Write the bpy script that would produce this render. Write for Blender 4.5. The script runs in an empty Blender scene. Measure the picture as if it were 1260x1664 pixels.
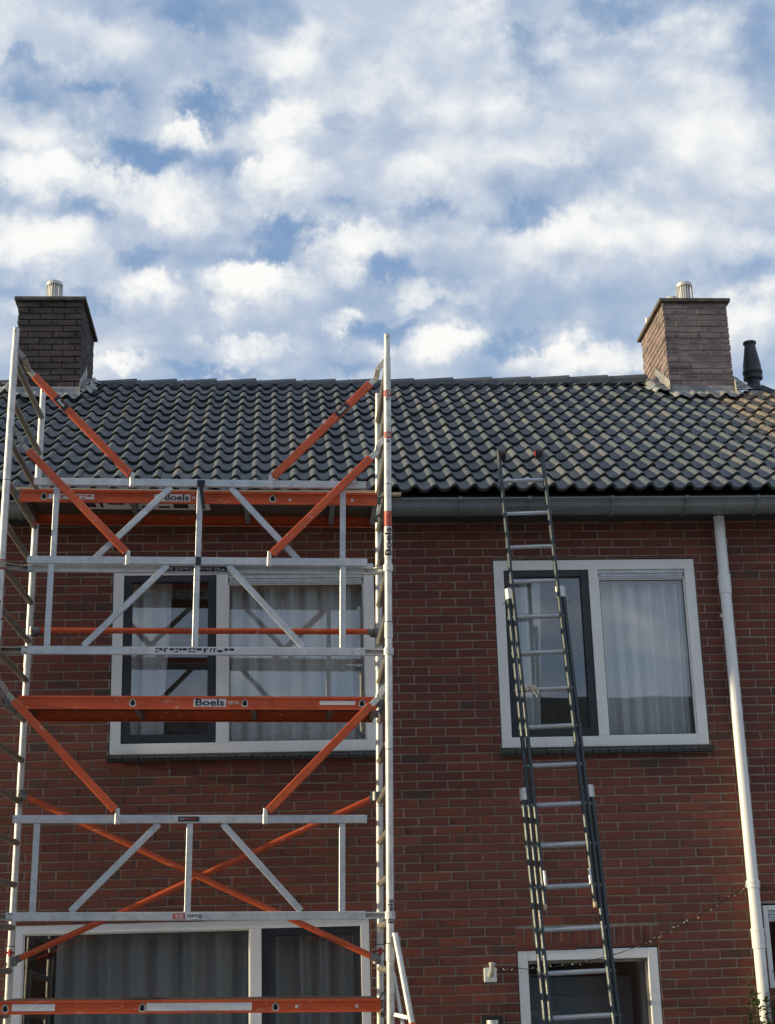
import bpy, bmesh, math, random
from mathutils import Vector, Matrix, noise as mnoise
random.seed(7)
S = bpy.context.scene
C = S.collection
rad = math.radians

# ------------------------------------------------------------------ camera
cam_d = bpy.data.cameras.new('camera'); cam = bpy.data.objects.new('camera', cam_d); C.objects.link(cam)
Rr = Vector((0.997491, -0.065185, -0.027601)); Ru = Vector((0.007023, -0.296863, 0.954894)); Rf = Vector((0.070439, 0.952693, 0.295661))
M = Matrix(((Rr.x, Ru.x, -Rf.x, 0.0), (Rr.y, Ru.y, -Rf.y, -11.5), (Rr.z, Ru.z, -Rf.z, 1.6), (0, 0, 0, 1)))
cam.matrix_world = M
cam_d.sensor_fit = 'HORIZONTAL'; cam_d.sensor_width = 36.0
cam_d.lens = 36.0 * 2550.0 / 1260.0
cam_d.clip_start = 0.1; cam_d.clip_end = 4000
S.camera = cam
S.cycles.max_bounces = 8; S.cycles.diffuse_bounces = 3; S.cycles.glossy_bounces = 4; S.cycles.transparent_max_bounces = 12; S.cycles.transmission_bounces = 4
S.cycles.caustics_reflective = True

# ------------------------------------------------------------------ light, sky, exposure
SUN_EL, SUN_A = 11.0, 2.2      # sun low in the west, almost in the plane of the facade
sd = Vector((-math.cos(rad(SUN_EL)) * math.cos(rad(SUN_A)), -math.cos(rad(SUN_EL)) * math.sin(rad(SUN_A)), math.sin(rad(SUN_EL))))
sl = bpy.data.lights.new('sun', 'SUN'); sl.energy = 3.3; sl.angle = rad(0.5); sl.color = (1.0, 0.83, 0.50)
so = bpy.data.objects.new('sun', sl); C.objects.link(so)
so.rotation_euler = sd.to_track_quat('Z', 'Y').to_euler(); so.location = (-30, -5, 30)
S.view_settings.view_transform = 'Standard'; S.view_settings.look = 'None'
S.view_settings.exposure = 0.62; S.view_settings.gamma = 1.0; S.view_settings.use_curve_mapping = False

W = bpy.data.worlds.new('World'); S.world = W; W.use_nodes = True
wt = W.node_tree; wt.nodes.clear()
class G:
    """tiny node-graph helper"""
    def __init__(s, t): s.t = t
    def n(s, ty, **kw):
        nd = s.t.nodes.new(ty)
        for k, v in kw.items(): setattr(nd, k, v)
        return nd
    def put(s, sock, v):
        if hasattr(v, 'is_output') or isinstance(v, bpy.types.NodeSocket): s.t.links.new(v, sock)
        else: sock.default_value = v
    def math(s, op, a, b=None, c=None, clamp=False):
        nd = s.n('ShaderNodeMath', operation=op, use_clamp=clamp)
        s.put(nd.inputs[0], a)
        if b is not None: s.put(nd.inputs[1], b)
        if c is not None: s.put(nd.inputs[2], c)
        return nd.outputs[0]
    def vm(s, op, a, b=None, c=None):
        nd = s.n('ShaderNodeVectorMath', operation=op)
        s.put(nd.inputs[0], a)
        if b is not None: s.put(nd.inputs[1] if op != 'SCALE' else nd.inputs[3], b)
        if c is not None: s.put(nd.inputs[2], c)
        return nd.outputs['Value'] if op in ('LENGTH', 'DOT_PRODUCT', 'DISTANCE') else nd.outputs[0]
    def noise(s, vec, scale, detail=2, rough=.5, lac=2.0, dist=0.0, dims='3D'):
        nd = s.n('ShaderNodeTexNoise', noise_dimensions=dims)
        if vec is not None: s.put(nd.inputs['Vector'], vec)
        s.put(nd.inputs['Scale'], scale); nd.inputs['Detail'].default_value = detail
        nd.inputs['Roughness'].default_value = rough; nd.inputs['Lacunarity'].default_value = lac; nd.inputs['Distortion'].default_value = dist
        return nd
    def mr(s, v, a, b, c=0.0, d=1.0, smooth=False):
        nd = s.n('ShaderNodeMapRange', interpolation_type='SMOOTHSTEP' if smooth else 'LINEAR')
        nd.clamp = True
        s.put(nd.inputs[0], v); s.put(nd.inputs[1], a); s.put(nd.inputs[2], b); s.put(nd.inputs[3], c); s.put(nd.inputs[4], d)
        return nd.outputs[0]
    def mix(s, f, a, b, ty='MIX'):
        nd = s.n('ShaderNodeMix', data_type='RGBA', blend_type=ty)
        s.put(nd.inputs[0], f)
        for sk, v in ((nd.inputs[6], a), (nd.inputs[7], b)):
            if isinstance(v, (tuple, list)): sk.default_value = (v[0], v[1], v[2], 1)
            else: s.t.links.new(v, sk)
        return nd.outputs[2]
    def comb(s, x, y, z):
        nd = s.n('ShaderNodeCombineXYZ')
        s.put(nd.inputs[0], x); s.put(nd.inputs[1], y); s.put(nd.inputs[2], z); return nd.outputs[0]
    def sep(s, v):
        nd = s.n('ShaderNodeSeparateXYZ'); s.put(nd.inputs[0], v); return nd.outputs
g = G(wt)
sky = g.n('ShaderNodeTexSky', sky_type='NISHITA'); sky.sun_disc = False
sky.sun_elevation = rad(SUN_EL); sky.sun_rotation = math.atan2(sd.x, sd.y)
sky.air_density = 1.0; sky.dust_density = 0.6; sky.ozone_density = 2.0
tc = g.n('ShaderNodeTexCoord').outputs['Generated']

# cloud layer: patchy altocumulus on a high plane, plus the individual banks and gaps over the roof (azimuth, elevation, radii in degrees)
CL = [(-5.39, 30.05, 1.95, 0.72, -0.5),
      (-3.05, 31.41, 1.05, 0.9, -0.55),
      (-1.15, 29.97, 1.56, 0.49, -0.45),
      (-7.28, 28.04, 1.53, 0.49, -0.35),
      (0.58, 27.3, 1.52, 0.58, -0.55),
      (-0.42, 26.42, 1.51, 0.4, -0.4),
      (10.97, 33.4, 1.21, 0.79, -0.4),
      (14.13, 34.34, 1.63, 0.67, -0.35),
      (2.46, 28.37, 0.77, 0.34, -0.2),
      (4.5, 25.82, 1.5, 0.45, -0.35),
      (-7.19, 32.14, 1.59, 0.31, -0.25),
      (6.33, 28.05, 1.27, 0.36, -0.2),
      (-5.66, 26.18, 1.0, 0.49, -0.35),
      (4.19, 23.62, 1.47, 0.49, -0.45),
      (3.43, 22.64, 1.46, 0.36, -0.3),
      (9.02, 23.09, 2.2, 0.36, -0.35),
      (-7.16, 24.49, 1.48, 0.45, -0.3),
      (9.8, 27.65, 2.03, 0.4, -0.25),
      (18.26, 24.9, 2.23, 0.67, -0.25),
      (-2.84, 22.43, 2.43, 0.22, -0.3),
      (19.9, 32.48, 0.8, 1.35, -0.2),
      (1.9, 31.47, 1.58, 0.31, -0.2),
      (-3.98, 34.68, 1.37, 0.45, -0.25),
      (-10.37, 31.89, 1.06, 0.45, -0.2),
      (5.93, 24.56, 0.99, 0.22, -0.2),
      (13.58, 25.83, 2.25, 0.27, -0.2),
      (-10.43, 32.9, 1.61, 0.27, -0.25),
      (-10.17, 28.36, 0.51, 0.45, -0.2),
      (-8.77, 29.0, 2.31, 0.76, 0.5),
      (-4.49, 28.17, 2.42, 1.12, 0.6),
      (0.1, 29.24, 1.8, 1.01, 0.6),
      (-4.79, 25.02, 1.49, 0.63, 0.5),
      (-1.04, 25.32, 1.99, 0.81, 0.6),
      (3.17, 26.62, 1.89, 0.94, 0.6),
      (-9.14, 26.53, 2.51, 1.01, 0.6),
      (-3.29, 30.77, 0.99, 0.49, 0.5),
      (5.63, 29.16, 2.57, 0.9, 0.3),
      (10.22, 30.2, 5.2, 1.8, 0.35),
      (12.41, 26.37, 4.77, 1.35, 0.4),
      (2.86, 23.98, 0.86, 0.4, 0.5),
      (6.73, 23.2, 1.47, 0.58, 0.55),
      (-6.16, 22.56, 1.22, 0.36, 0.5),
      (12.09, 22.22, 2.67, 0.81, 0.6),
      (17.42, 28.01, 3.05, 2.47, 0.35),
      (-8.74, 33.66, 3.24, 0.9, 0.35),
      (-0.64, 33.45, 4.04, 1.35, 0.35),
      (4.5, 32.8, 2.14, 1.12, 0.3),
      (17.14, 32.04, 2.92, 1.8, 0.35),
      (-9.57, 30.51, 2.87, 0.9, 0.35),
      (0.37, 31.16, 1.58, 0.67, 0.35),
      (8.71, 34.27, 1.63, 0.67, 0.3),
      (-1.16, 23.12, 1.95, 0.45, 0.4),
      (18.03, 22.76, 1.95, 1.12, 0.45),
      (7.18, 24.95, 2.23, 0.54, 0.3),
      (-9.97, 24.32, 0.99, 0.45, 0.3),
      (13.02, 30.61, 2.61, 1.35, 0.2)]
v = g.vm('NORMALIZE', tc); sx, sy, sz = g.sep(v)
zz = g.math('ADD', g.math('MAXIMUM', sz, 0.0), 0.45)
p = g.comb(g.math('DIVIDE', sx, zz), g.math('DIVIDE', sy, zz), 0.0)
warp = g.noise(p, 5.0, 2, .5).outputs['Color']
p2 = g.vm('ADD', p, g.vm('SCALE', g.vm('SUBTRACT', warp, (.5, .5, .5)), 0.07))
big = g.noise(p2, 3.4, 1, .5).outputs[0]
med = g.noise(p2, 10.5, 7, .55).outputs[0]
med_up = g.noise(g.vm('ADD', p2, (-.012, -.022, 0)), 10.5, 2, .50).outputs[0]
az = g.math('MULTIPLY', g.math('ARCTAN2', sx, sy), 57.2958)
el = g.math('MULTIPLY', g.math('ARCSINE', sz), 57.2958)
ae = g.comb(az, el, 0.0)
w2 = g.noise(ae, 0.55, 6, .64).outputs['Color']
ae = g.vm('ADD', ae, g.vm('SCALE', g.vm('SUBTRACT', w2, (.5, .5, .5)), 3.0))
acc = None; wht = None
for (a, e, ra, re, wgt) in CL:
    U = g.vm('MULTIPLY_ADD', ae, (1 / ra, 1 / re, 0), (-a / ra, -e / re, 0))
    m = g.mr(g.vm('LENGTH', U), 0.0, 1.6, 1.0, 0.0, True)
    t_ = g.math('MULTIPLY', m, wgt); acc = t_ if acc is None else g.math('ADD', acc, t_)
    if wgt > 0:
        uy = g.sep(U)[1]
        w_ = g.math('MULTIPLY', g.math('MULTIPLY', m, g.math('MULTIPLY_ADD', uy, .45, .75)), wgt)
        wht = w_ if wht is None else g.math('MAXIMUM', wht, w_)
acc = g.math('MINIMUM', g.math('MAXIMUM', acc, -.6), .6)
n0 = g.math('ADD', g.math('MULTIPLY', g.math('SUBTRACT', med, .5), 1.5), g.math('MULTIPLY', g.math('SUBTRACT', big, .5), .8))
d = g.math('ADD', g.math('ADD', n0, g.math('MULTIPLY', acc, .90)), 0.19)
cover = g.mr(d, -0.24, 0.42, 0, 1, True)
lit = g.math('MULTIPLY', g.math('SUBTRACT', med, med_up), 1.5)
wsum = g.math('ADD', g.math('ADD', g.math('MULTIPLY', wht, 1.45), g.math('MULTIPLY', n0, .55)), g.math('ADD', lit, .08))
white = g.mr(wsum, 0.02, 0.76, 0, 1, True)
ccol = g.mix(white, (3.5, 3.98, 4.75), (6.35, 6.35, 6.2))
ccol = g.mix(g.mr(el, 26, 38, 0.0, 0.15, True), ccol, (3.6, 4.2, 5.1))
bluesky = g.mix(0.75, sky.outputs[0], (1.50, 2.42, 4.0))
bluesky = g.mix(g.mr(el, 2, 30, .5, 0.0), bluesky, (3.6, 4.5, 5.8))
fin = g.mix(cover, bluesky, ccol)
bg = g.n('ShaderNodeBackground'); wt.links.new(fin, bg.inputs[0]); bg.inputs[1].default_value = 0.1
wo = g.n('ShaderNodeOutputWorld'); wt.links.new(bg.outputs[0], wo.inputs[0])

# ------------------------------------------------------------------ materials
def mat(name):
    m = bpy.data.materials.new(name); m.use_nodes = True; t = m.node_tree; t.nodes.clear()
    q = G(t); b = q.n('ShaderNodeBsdfPrincipled'); o = q.n('ShaderNodeOutputMaterial'); t.links.new(b.outputs[0], o.inputs[0])
    return m, q, b
def setc(q, b, col, rough=.6, metal=0.0, spec=.5):
    if isinstance(col, (tuple, list)): b.inputs['Base Color'].default_value = (*col, 1)
    else: q.t.links.new(col, b.inputs['Base Color'])
    if isinstance(rough, (int, float)): b.inputs['Roughness'].default_value = rough
    else: q.t.links.new(rough, b.inputs['Roughness'])
    b.inputs['Metallic'].default_value = metal; b.inputs['Specular IOR Level'].default_value = spec
def bump(q, b, h, strength=.4, dist=.005):
    nd = q.n('ShaderNodeBump'); q.t.links.new(h, nd.inputs['Height']); nd.inputs['Strength'].default_value = strength; nd.inputs['Distance'].default_value = dist
    q.t.links.new(nd.outputs[0], b.inputs['Normal'])
def pos(q): return q.n('ShaderNodeNewGeometry').outputs['Position']
def objc(q): return q.n('ShaderNodeTexCoord').outputs['Object']
def wn(q, v):
    nd = q.n('ShaderNodeTexWhiteNoise', noise_dimensions='3D'); q.put(nd.inputs['Vector'], v); return nd.outputs

MOD, CRS, MORT = 0.22526, 0.06532, 0.0115
BX0, BZ0 = 1.237, 2.52                 # a joint and a bed line of the facade bond
def brick_mat(name, base, dark, alt, patchy=.30, darkp=.05, rough=.85, lich=0.0, axis='X'):
    m, q, b = mat(name); P = pos(q); x, y, z = q.sep(P)
    r = q.math('FLOOR', q.math('DIVIDE', q.math('SUBTRACT', z, BZ0), CRS))
    odd = q.math('MULTIPLY', q.math('FLOORED_MODULO', r, 2.0), 0.5)
    hx = x if axis == 'X' else q.math('ADD', x, y)
    c = q.math('FLOOR', q.math('ADD', q.math('DIVIDE', q.math('SUBTRACT', hx, BX0), MOD), odd))
    w = wn(q, q.comb(c, r, 3.0)); w2 = wn(q, q.comb(c, r, 11.0))
    col = q.mix(w[0], base, alt)
    n1 = q.noise(P, 9.0, 3, .6).outputs[0]; n2 = q.noise(P, 130.0, 3, .7).outputs[0]
    col = q.mix(q.math('MULTIPLY', q.mr(n1, .45, .7), patchy), col, dark)
    isd = q.math('LESS_THAN', w2[0], darkp)
    pt = q.mr(q.noise(q.vm('MULTIPLY', P, (1, 1, .3)), 14.0, 2, .5).outputs[0], .42, .55)
    col = q.mix(q.math('MULTIPLY', isd, q.math('ADD', q.math('MULTIPLY', pt, .75), .15)), col, dark)
    # end-of-brick scorch marks
    col = q.mix(q.mr(n2, .35, .75, 0, .45), col, dark)
    sp = q.mr(q.noise(P, 34.0, 2, .5).outputs[0], .735, .765)
    col = q.mix(q.math('MULTIPLY', sp, .55), col, (.42, .38, .33))
    if lich:
        l = q.mr(q.noise(P, 26.0, 5, .75).outputs[0], .615, .66); col = q.mix(q.math('MULTIPLY', l, lich), col, (.42, .40, .36))
    big = q.noise(q.vm('MULTIPLY', P, (1.0, 1.0, .8)), 1.3, 4, .6).outputs[0]; stk = q.noise(q.vm('MULTIPLY', P, (7.0, 7.0, .5)), 1.0, 4, .6).outputs[0]
    col = q.mix(q.mr(big, .48, .72, 0, .38), col, dark); col = q.mix(q.mr(stk, .58, .75, 0, .30), col, dark)
    pv = wn(q, q.comb(c, r, 17.0))[0]; col = q.mix(q.math('MULTIPLY', q.math('GREATER_THAN', pv, .86), .18), col, tuple(min(1, v * 1.6) for v in base))
    setc(q, b, col, rough, 0, .3)
    bump(q, b, q.math('ADD', n2, q.math('MULTIPLY', n1, .6)), .5, .004)
    return m
MT = {}
MT['brick'] = brick_mat('brick_red', (.215, .062, .041), (.080, .056, .049), (.150, .047, .034))
MT['brick_chim'] = brick_mat('brick_chimney', (.37, .275, .25), (.12, .10, .10), (.24, .18, .17), .5, .18, .9, .6, 'Y')
MT['brick_chim_dark'] = brick_mat('brick_chimney_sooty', (.125, .098, .088), (.045, .038, .038), (.075, .058, .054), .6, .15, .9, .45, 'Y')
def simple(name, col, rough=.6, metal=0, spec=.5, var=.12, sc=8.0, fine=90.0, bstr=.15, bd=.002, dirt=None):
    m, q, b = mat(name); P = objc(q)
    n = q.noise(P, sc, 4, .6).outputs[0]; f = q.noise(P, fine, 3, .6).outputs[0]
    d = tuple(c * (1 - var * 2) for c in col); u = tuple(min(1, c * (1 + var)) for c in col)
    c = q.mix(q.mr(n, .3, .7), d, u)
    if dirt:
        dd = q.mr(q.noise(P, sc * 2.3, 5, .7).outputs[0], .56, .72); c = q.mix(q.math('MULTIPLY', dd, dirt[1]), c, dirt[0])
    if dirt: c = q.mix(q.mr(q.noise(P, 46.0, 2, .5).outputs[0], .70, .73, 0, dirt[1] * .9), c, tuple(min(1, v * 1.5) for v in dirt[0]))
    setc(q, b, c, q.mr(f, .3, .7, max(0, rough - .08), min(1, rough + .08)), metal, spec)
    bump(q, b, f, bstr, bd)
    return m
MT['mortar'] = simple('mortar', (.36, .295, .235), .95, var=.18, sc=3.0, fine=160, bstr=.6, bd=.004)
MT['mortar_chim'] = simple('mortar_chimney', (.36, .32, .27), .95, var=.25, sc=9.0, fine=160, bstr=.6, bd=.004)
MT['mortar_dark'] = simple('mortar_sooty', (.045, .04, .038), .95, var=.25, sc=9.0, fine=160, bstr=.6, bd=.004)
MT['white'] = simple('white_paint', (.88, .88, .86), .42, var=.035, sc=3.0, bstr=.05, dirt=((.45, .43, .38), .18))
MT['white_pvc'] = simple('white_pvc', (.85, .86, .86), .28, var=.03, sc=2.0, bstr=.03, dirt=((.42, .40, .34), .25))
MT['sash'] = simple('anthracite_sash', (.028, .033, .040), .38, var=.1)
MT['gutter'] = simple('grey_gutter', (.165, .185, .192), .36, var=.10, sc=5, dirt=((.06, .065, .07), .35))
MT['alu'] = simple('aluminium_tube', (.66, .655, .63), .42, .25, var=.12, sc=14, fine=60, bstr=.15, dirt=((.26, .25, .235), .6))
MT['alu_bar'] = simple('aluminium_bar', (.56, .59, .62), .42, .35, var=.10, sc=12, fine=60, bstr=.12, dirt=((.24, .24, .235), .55))
MT['alu_dark'] = simple('weathered_aluminium', (.34, .31, .27), .5, .55, var=.12, sc=7, dirt=((.16, .14, .12), .4))
MT['steel'] = simple('dull_steel', (.20, .205, .21), .45, .6, var=.15, sc=20)
def orange():
    m, q, b = mat('orange_paint'); P = objc(q)
    n = q.noise(P, 3.0, 4, .6).outputs[0]; ch = q.noise(q.vm('MULTIPLY', P, (1, 1, 1)), 26.0, 5, .7).outputs[0]
    c = q.mix(q.mr(n, .3, .7), (.50, .074, .023), (.62, .110, .032))
    c = q.mix(q.mr(ch, .64, .67), c, (.60, .47, .41))
    st = q.noise(q.vm('MULTIPLY', P, (6, 6, 40)), 1.3, 5, .65).outputs[0]; c = q.mix(q.mr(st, .64, .67, 0, .55), c, (.62, .42, .34))
    c = q.mix(q.math('MULTIPLY', q.mr(q.noise(P, 7, 5, .7).outputs[0], .55, .75), .45), c, (.16, .045, .03))
    setc(q, b, c, .42, 0, .45); bump(q, b, ch, .08, .002); return m
MT['orange'] = orange()
MT['black'] = simple('black_rubber', (.018, .018, .02), .6)
MT['redplastic'] = simple('red_plastic', (.45, .03, .02), .45)
MT['label_white'] = simple('label_white', (.70, .70, .70), .5, var=.05, sc=30, dirt=((.45, .2, .13), .25))
MT['label_red'] = simple('label_red', (.46, .075, .045), .5, var=.15, sc=30, dirt=((.60, .52, .48), .8))
MT['label_black'] = simple('label_black', (.02, .022, .025), .5)
MT['ink'] = simple('ink', (.012, .014, .02), .5)
MT['rail'] = simple('ladder_rail', (.045, .062, .070), .45, .2, var=.12, sc=14, dirt=((.12, .13, .12), .4))
MT['rung'] = simple('ladder_rung', (.46, .50, .55), .40, .6, var=.07, sc=14)
MT['lead'] = simple('lead_flashing', (.34, .335, .32), .55, .1, var=.22, sc=9, fine=50, bstr=.5, bd=.006, dirt=((.45, .42, .36), .6))
MT['concrete'] = simple('concrete_cap', (.15, .13, .105), .95, var=.25, sc=12, bstr=.6, bd=.006, dirt=((.28, .24, .16), .5))
MT['pot'] = simple('galvanised_cowl', (.62, .61, .58), .4, .35, var=.06, sc=20, dirt=((.35, .28, .2), .35))
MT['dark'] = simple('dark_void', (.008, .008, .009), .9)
MT['vent'] = simple('anthracite_pvc', (.040, .045, .052), .5, var=.1)
MT['timber'] = simple('timber', (.50, .38, .24), .7, var=.12, sc=20)
MT['glaze'] = simple('glazed_sill_tile', (.030, .034, .034), .25, spec=.6, var=.2, sc=15)
MT['ridge'] = simple('ridge_tile', (.062, .068, .072), .6, var=.12, sc=8, bstr=.3)
MT['underlay'] = simple('roof_underlay', (.02, .02, .02), .9)
MT['wire'] = simple('wire', (.015, .015, .012), .6)
MT['bulb'] = simple('bulb_plastic', (.6, .58, .5), .4)
MT['rope'] = simple('rope', (.5, .48, .42), .9, sc=40)
MT['room'] = simple('room_plaster', (.42, .41, .39), .9)
MT['doorleaf'] = simple('grey_door', (.095, .12, .135), .45, var=.05)
MT['paving'] = simple('concrete_paving', (.42, .40, .37), .9, var=.2, sc=1.5, bstr=.5)
MT['grass'] = simple('lawn', (.06, .09, .03), .9, var=.3, sc=2)
MT['asphalt'] = simple('asphalt', (.05, .05, .05), .9, var=.2, sc=2)
MT['rooftile_far'] = simple('far_roof_tiles', (.055, .045, .042), .8, var=.25, sc=3)
MT['pale'] = simple('pale_grey_panel', (.40, .41, .47), .6)
def tile_mat(name, base, alt, moss=None, mamt=0.0):
    m, q, b = mat(name); P = pos(q); x, y, z = q.sep(P)
    c = q.math('FLOOR', q.math('DIVIDE', q.math('SUBTRACT', x, TX0), TW)); r = q.math('FLOOR', q.math('DIVIDE', q.math('ADD', y, .29), TG * math.cos(BETA)))
    w = wn(q, q.comb(c, r, 5.0))[0]
    n = q.noise(P, 11.0, 5, .65).outputs[0]; f = q.noise(P, 150.0, 3, .6).outputs[0]; n2 = q.noise(P, 1.1, 3, .6).outputs[0]
    col = q.mix(w, base, alt); col = q.mix(q.mr(n, .45, .75, 0, .45), col, tuple(v * .5 for v in base))
    col = q.mix(q.mr(n2, .5, .7, 0, .35), col, tuple(v * 1.35 for v in alt))
    w3 = wn(q, q.comb(c, r, 21.0))[0]; col = q.mix(q.math('MULTIPLY', q.math('LESS_THAN', w3, .10), q.mr(n, .35, .6, .1, .65)), col, (.24, .22, .18))
    col = q.mix(q.math('MULTIPLY', q.math('GREATER_THAN', w3, .93), .45), col, tuple(v * .55 for v in base))
    col = q.mix(q.mr(q.noise(P, 42.0, 4, .7).outputs[0], .67, .74, 0, .5), col, (.21, .20, .165))
    col = q.mix(q.mr(q.noise(P, 70.0, 3, .7).outputs[0], .70, .73, 0, .7), col, (.02, .02, .018))
    if moss:
        col = q.mix(q.math('MULTIPLY', q.mr(n, .36, .58), mamt), col, moss)
        col = q.mix(q.mr(q.noise(P, 24.0, 4, .7).outputs[0], .58, .70, 0, .8), col, (.10, .085, .04))
        col = q.mix(q.mr(q.noise(P, 33.0, 4, .7).outputs[0], .63, .70, 0, .9), col, (.03, .028, .022))
    setc(q, b, col, q.mr(n, .3, .7, .58, .75), 0, .3); bump(q, b, q.math('ADD', f, n), .35, .004)
    return m
BETA, TG, TW = 0.5773, 0.3002, 0.3007
TX0 = 4.23 - 14 * 0.3007
MT['tile'] = tile_mat('roof_tile_dark', (.120, .131, .142), (.150, .158, .165))
MT['tile_moss'] = tile_mat('roof_tile_mossy', (.15, .125, .10), (.19, .15, .115), (.34, .28, .21), .7)
def glass():
    m = bpy.data.materials.new('window_glass'); m.use_nodes = True; t = m.node_tree; t.nodes.clear(); q = G(t)
    ge = q.n('ShaderNodeNewGeometry')
    cs = q.math('ABSOLUTE', q.vm('DOT_PRODUCT', ge.outputs['Normal'], ge.outputs['Incoming']))
    fr = q.n('ShaderNodeMath', operation='MULTIPLY_ADD'); t.links.new(q.math('POWER', q.math('SUBTRACT', 1.0, cs, clamp=True), 5.0), fr.inputs[0]); fr.inputs[1].default_value = .88; fr.inputs[2].default_value = .095
    tr = q.n('ShaderNodeBsdfTransparent'); tr.inputs[0].default_value = (.96, .98, .98, 1)
    gl = q.n('ShaderNodeBsdfGlossy'); gl.inputs[1].default_value = .012; gl.inputs[0].default_value = (.95, .97, 1, 1)
    nb = q.n('ShaderNodeBump'); nb.inputs['Strength'].default_value = .04; nb.inputs['Distance'].default_value = .01
    t.links.new(q.noise(objc(q), 2.6, 1, .4).outputs[0], nb.inputs['Height']); t.links.new(nb.outputs[0], gl.inputs['Normal'])
    mx = q.n('ShaderNodeMixShader'); o = q.n('ShaderNodeOutputMaterial')
    t.links.new(fr.outputs[0], mx.inputs[0]); t.links.new(tr.outputs[0], mx.inputs[1]); t.links.new(gl.outputs[0], mx.inputs[2]); t.links.new(mx.outputs[0], o.inputs[0])
    return m
MT['glass'] = glass()
def curtain(name, col):
    m = bpy.data.materials.new(name); m.use_nodes = True; t = m.node_tree; t.nodes.clear(); q = G(t)
    d = q.n('ShaderNodeBsdfDiffuse'); d.inputs[0].default_value = (*col, 1)
    l = q.n('ShaderNodeBsdfTranslucent'); l.inputs[0].default_value = (*col, 1)
    tr = q.n('ShaderNodeBsdfTransparent')
    mx = q.n('ShaderNodeMixShader'); mx.inputs[0].default_value = .3
    m2 = q.n('ShaderNodeMixShader'); m2.inputs[0].default_value = .14; o = q.n('ShaderNodeOutputMaterial')
    t.links.new(d.outputs[0], mx.inputs[1]); t.links.new(l.outputs[0], mx.inputs[2]); t.links.new(mx.outputs[0], m2.inputs[1]); t.links.new(tr.outputs[0], m2.inputs[2]); t.links.new(m2.outputs[0], o.inputs[0])
    return m
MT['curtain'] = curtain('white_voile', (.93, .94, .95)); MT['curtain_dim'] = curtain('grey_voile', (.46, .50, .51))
def leafm():
    m, q, b = mat('leaf'); P = pos(q)
    c = q.mix(q.noise(P, 25, 2).outputs[0], (.035, .075, .018), (.12, .17, .03)); setc(q, b, c, .45, 0, .4); return m
MT['leaf'] = leafm(); MT['stem'] = simple('stem', (.12, .11, .05), .8)

# ------------------------------------------------------------------ mesh helpers
class MB:
    def __init__(s): s.v = []; s.f = []; s.mi = []; s.cur = 0
    def add(s, vs, fs):
        o = len(s.v); s.v += [tuple(v) for v in vs]; s.f += [tuple(i + o for i in f) for f in fs]; s.mi += [s.cur] * len(fs)
    def box(s, a, b, ch=0.0):
        x0, y0, z0 = a; x1, y1, z1 = b
        s.add([(x0, y0, z0), (x1, y0, z0), (x1, y1, z0), (x0, y1, z0), (x0, y0, z1), (x1, y0, z1), (x1, y1, z1), (x0, y1, z1)],
              [(0, 3, 2, 1), (4, 5, 6, 7), (0, 1, 5, 4), (1, 2, 6, 5), (2, 3, 7, 6), (3, 0, 4, 7)])
    def beam(s, p0, p1, w, h, up=Vector((0, 1, 0)), ch=.12):
        """bar with chamfered edges; w across 'up x dir', h along up"""
        p0 = Vector(p0); p1 = Vector(p1); d = (p1 - p0).normalized(); u = (up - d * up.dot(d)).normalized(); r = d.cross(u)
        c = min(w, h) * ch; W2, H2 = w / 2, h / 2
        prof = [(-W2 + c, -H2), (W2 - c, -H2), (W2, -H2 + c), (W2, H2 - c), (W2 - c, H2), (-W2 + c, H2), (-W2, H2 - c), (-W2, -H2 + c)]
        vs = [p + r * a + u * b for p in (p0, p1) for a, b in prof]
        fs = [(i, (i + 1) % 8, 8 + (i + 1) % 8, 8 + i) for i in range(8)] + [tuple(range(7, -1, -1)), tuple(range(8, 16))]
        s.add(vs, fs)
    def tube(s, pts, r, n=10, caps=True, radii=None):
        pts = [Vector(p) for p in pts]; rings = []
        up = None
        for i, p in enumerate(pts):
            d = (pts[min(i + 1, len(pts) - 1)] - pts[max(i - 1, 0)]).normalized()
            if up is None: up = Vector((0, 0, 1)) if abs(d.z) < .9 else Vector((0, 1, 0))
            u = (up - d * up.dot(d)).normalized(); up = u; w = d.cross(u)
            rr = radii[i] if radii else r
            rings.append([p + (u * math.cos(a) + w * math.sin(a)) * rr for a in [2 * math.pi * k / n for k in range(n)]])
        vs = [v for rg in rings for v in rg]; fs = []
        for i in range(len(rings) - 1):
            for k in range(n): fs.append((i * n + k, i * n + (k + 1) % n, (i + 1) * n + (k + 1) % n, (i + 1) * n + k))
        if caps: fs += [tuple(range(n - 1, -1, -1)), tuple(range((len(rings) - 1) * n, len(rings) * n))]
        s.add(vs, fs)
    def lathe(s, prof, c=(0, 0, 0), n=20):
        vs = []; fs = []
        for (r, z) in prof:
            for k in range(n): a = 2 * math.pi * k / n; vs.append((c[0] + r * math.cos(a), c[1] + r * math.sin(a), c[2] + z))
        for i in range(len(prof) - 1):
            for k in range(n): fs.append((i * n + k, i * n + (k + 1) % n, (i + 1) * n + (k + 1) % n, (i + 1) * n + k))
        s.add(vs, fs)
    def mesh(s, name, mats, smooth=False):
        me = bpy.data.meshes.new(name); me.from_pydata(s.v, [], s.f)
        for m in (mats if isinstance(mats, (list, tuple)) else [mats]): me.materials.append(m)
        if any(s.mi): me.polygons.foreach_set('material_index', s.mi)
        if smooth: me.polygons.foreach_set('use_smooth', [True] * len(me.polygons))
        me.update(); return me
    def obj(s, name, mats, parent=None, smooth=False, angle=40):
        me = s.mesh(name, mats, smooth)
        if smooth:
            bm = bmesh.new(); bm.from_mesh(me); bm.normal_update()
            for e in bm.edges:
                if len(e.link_faces) == 2 and e.calc_face_angle(0) > rad(angle): e.smooth = False
            bm.to_mesh(me); bm.free()
        return put(name, me, parent)
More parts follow.
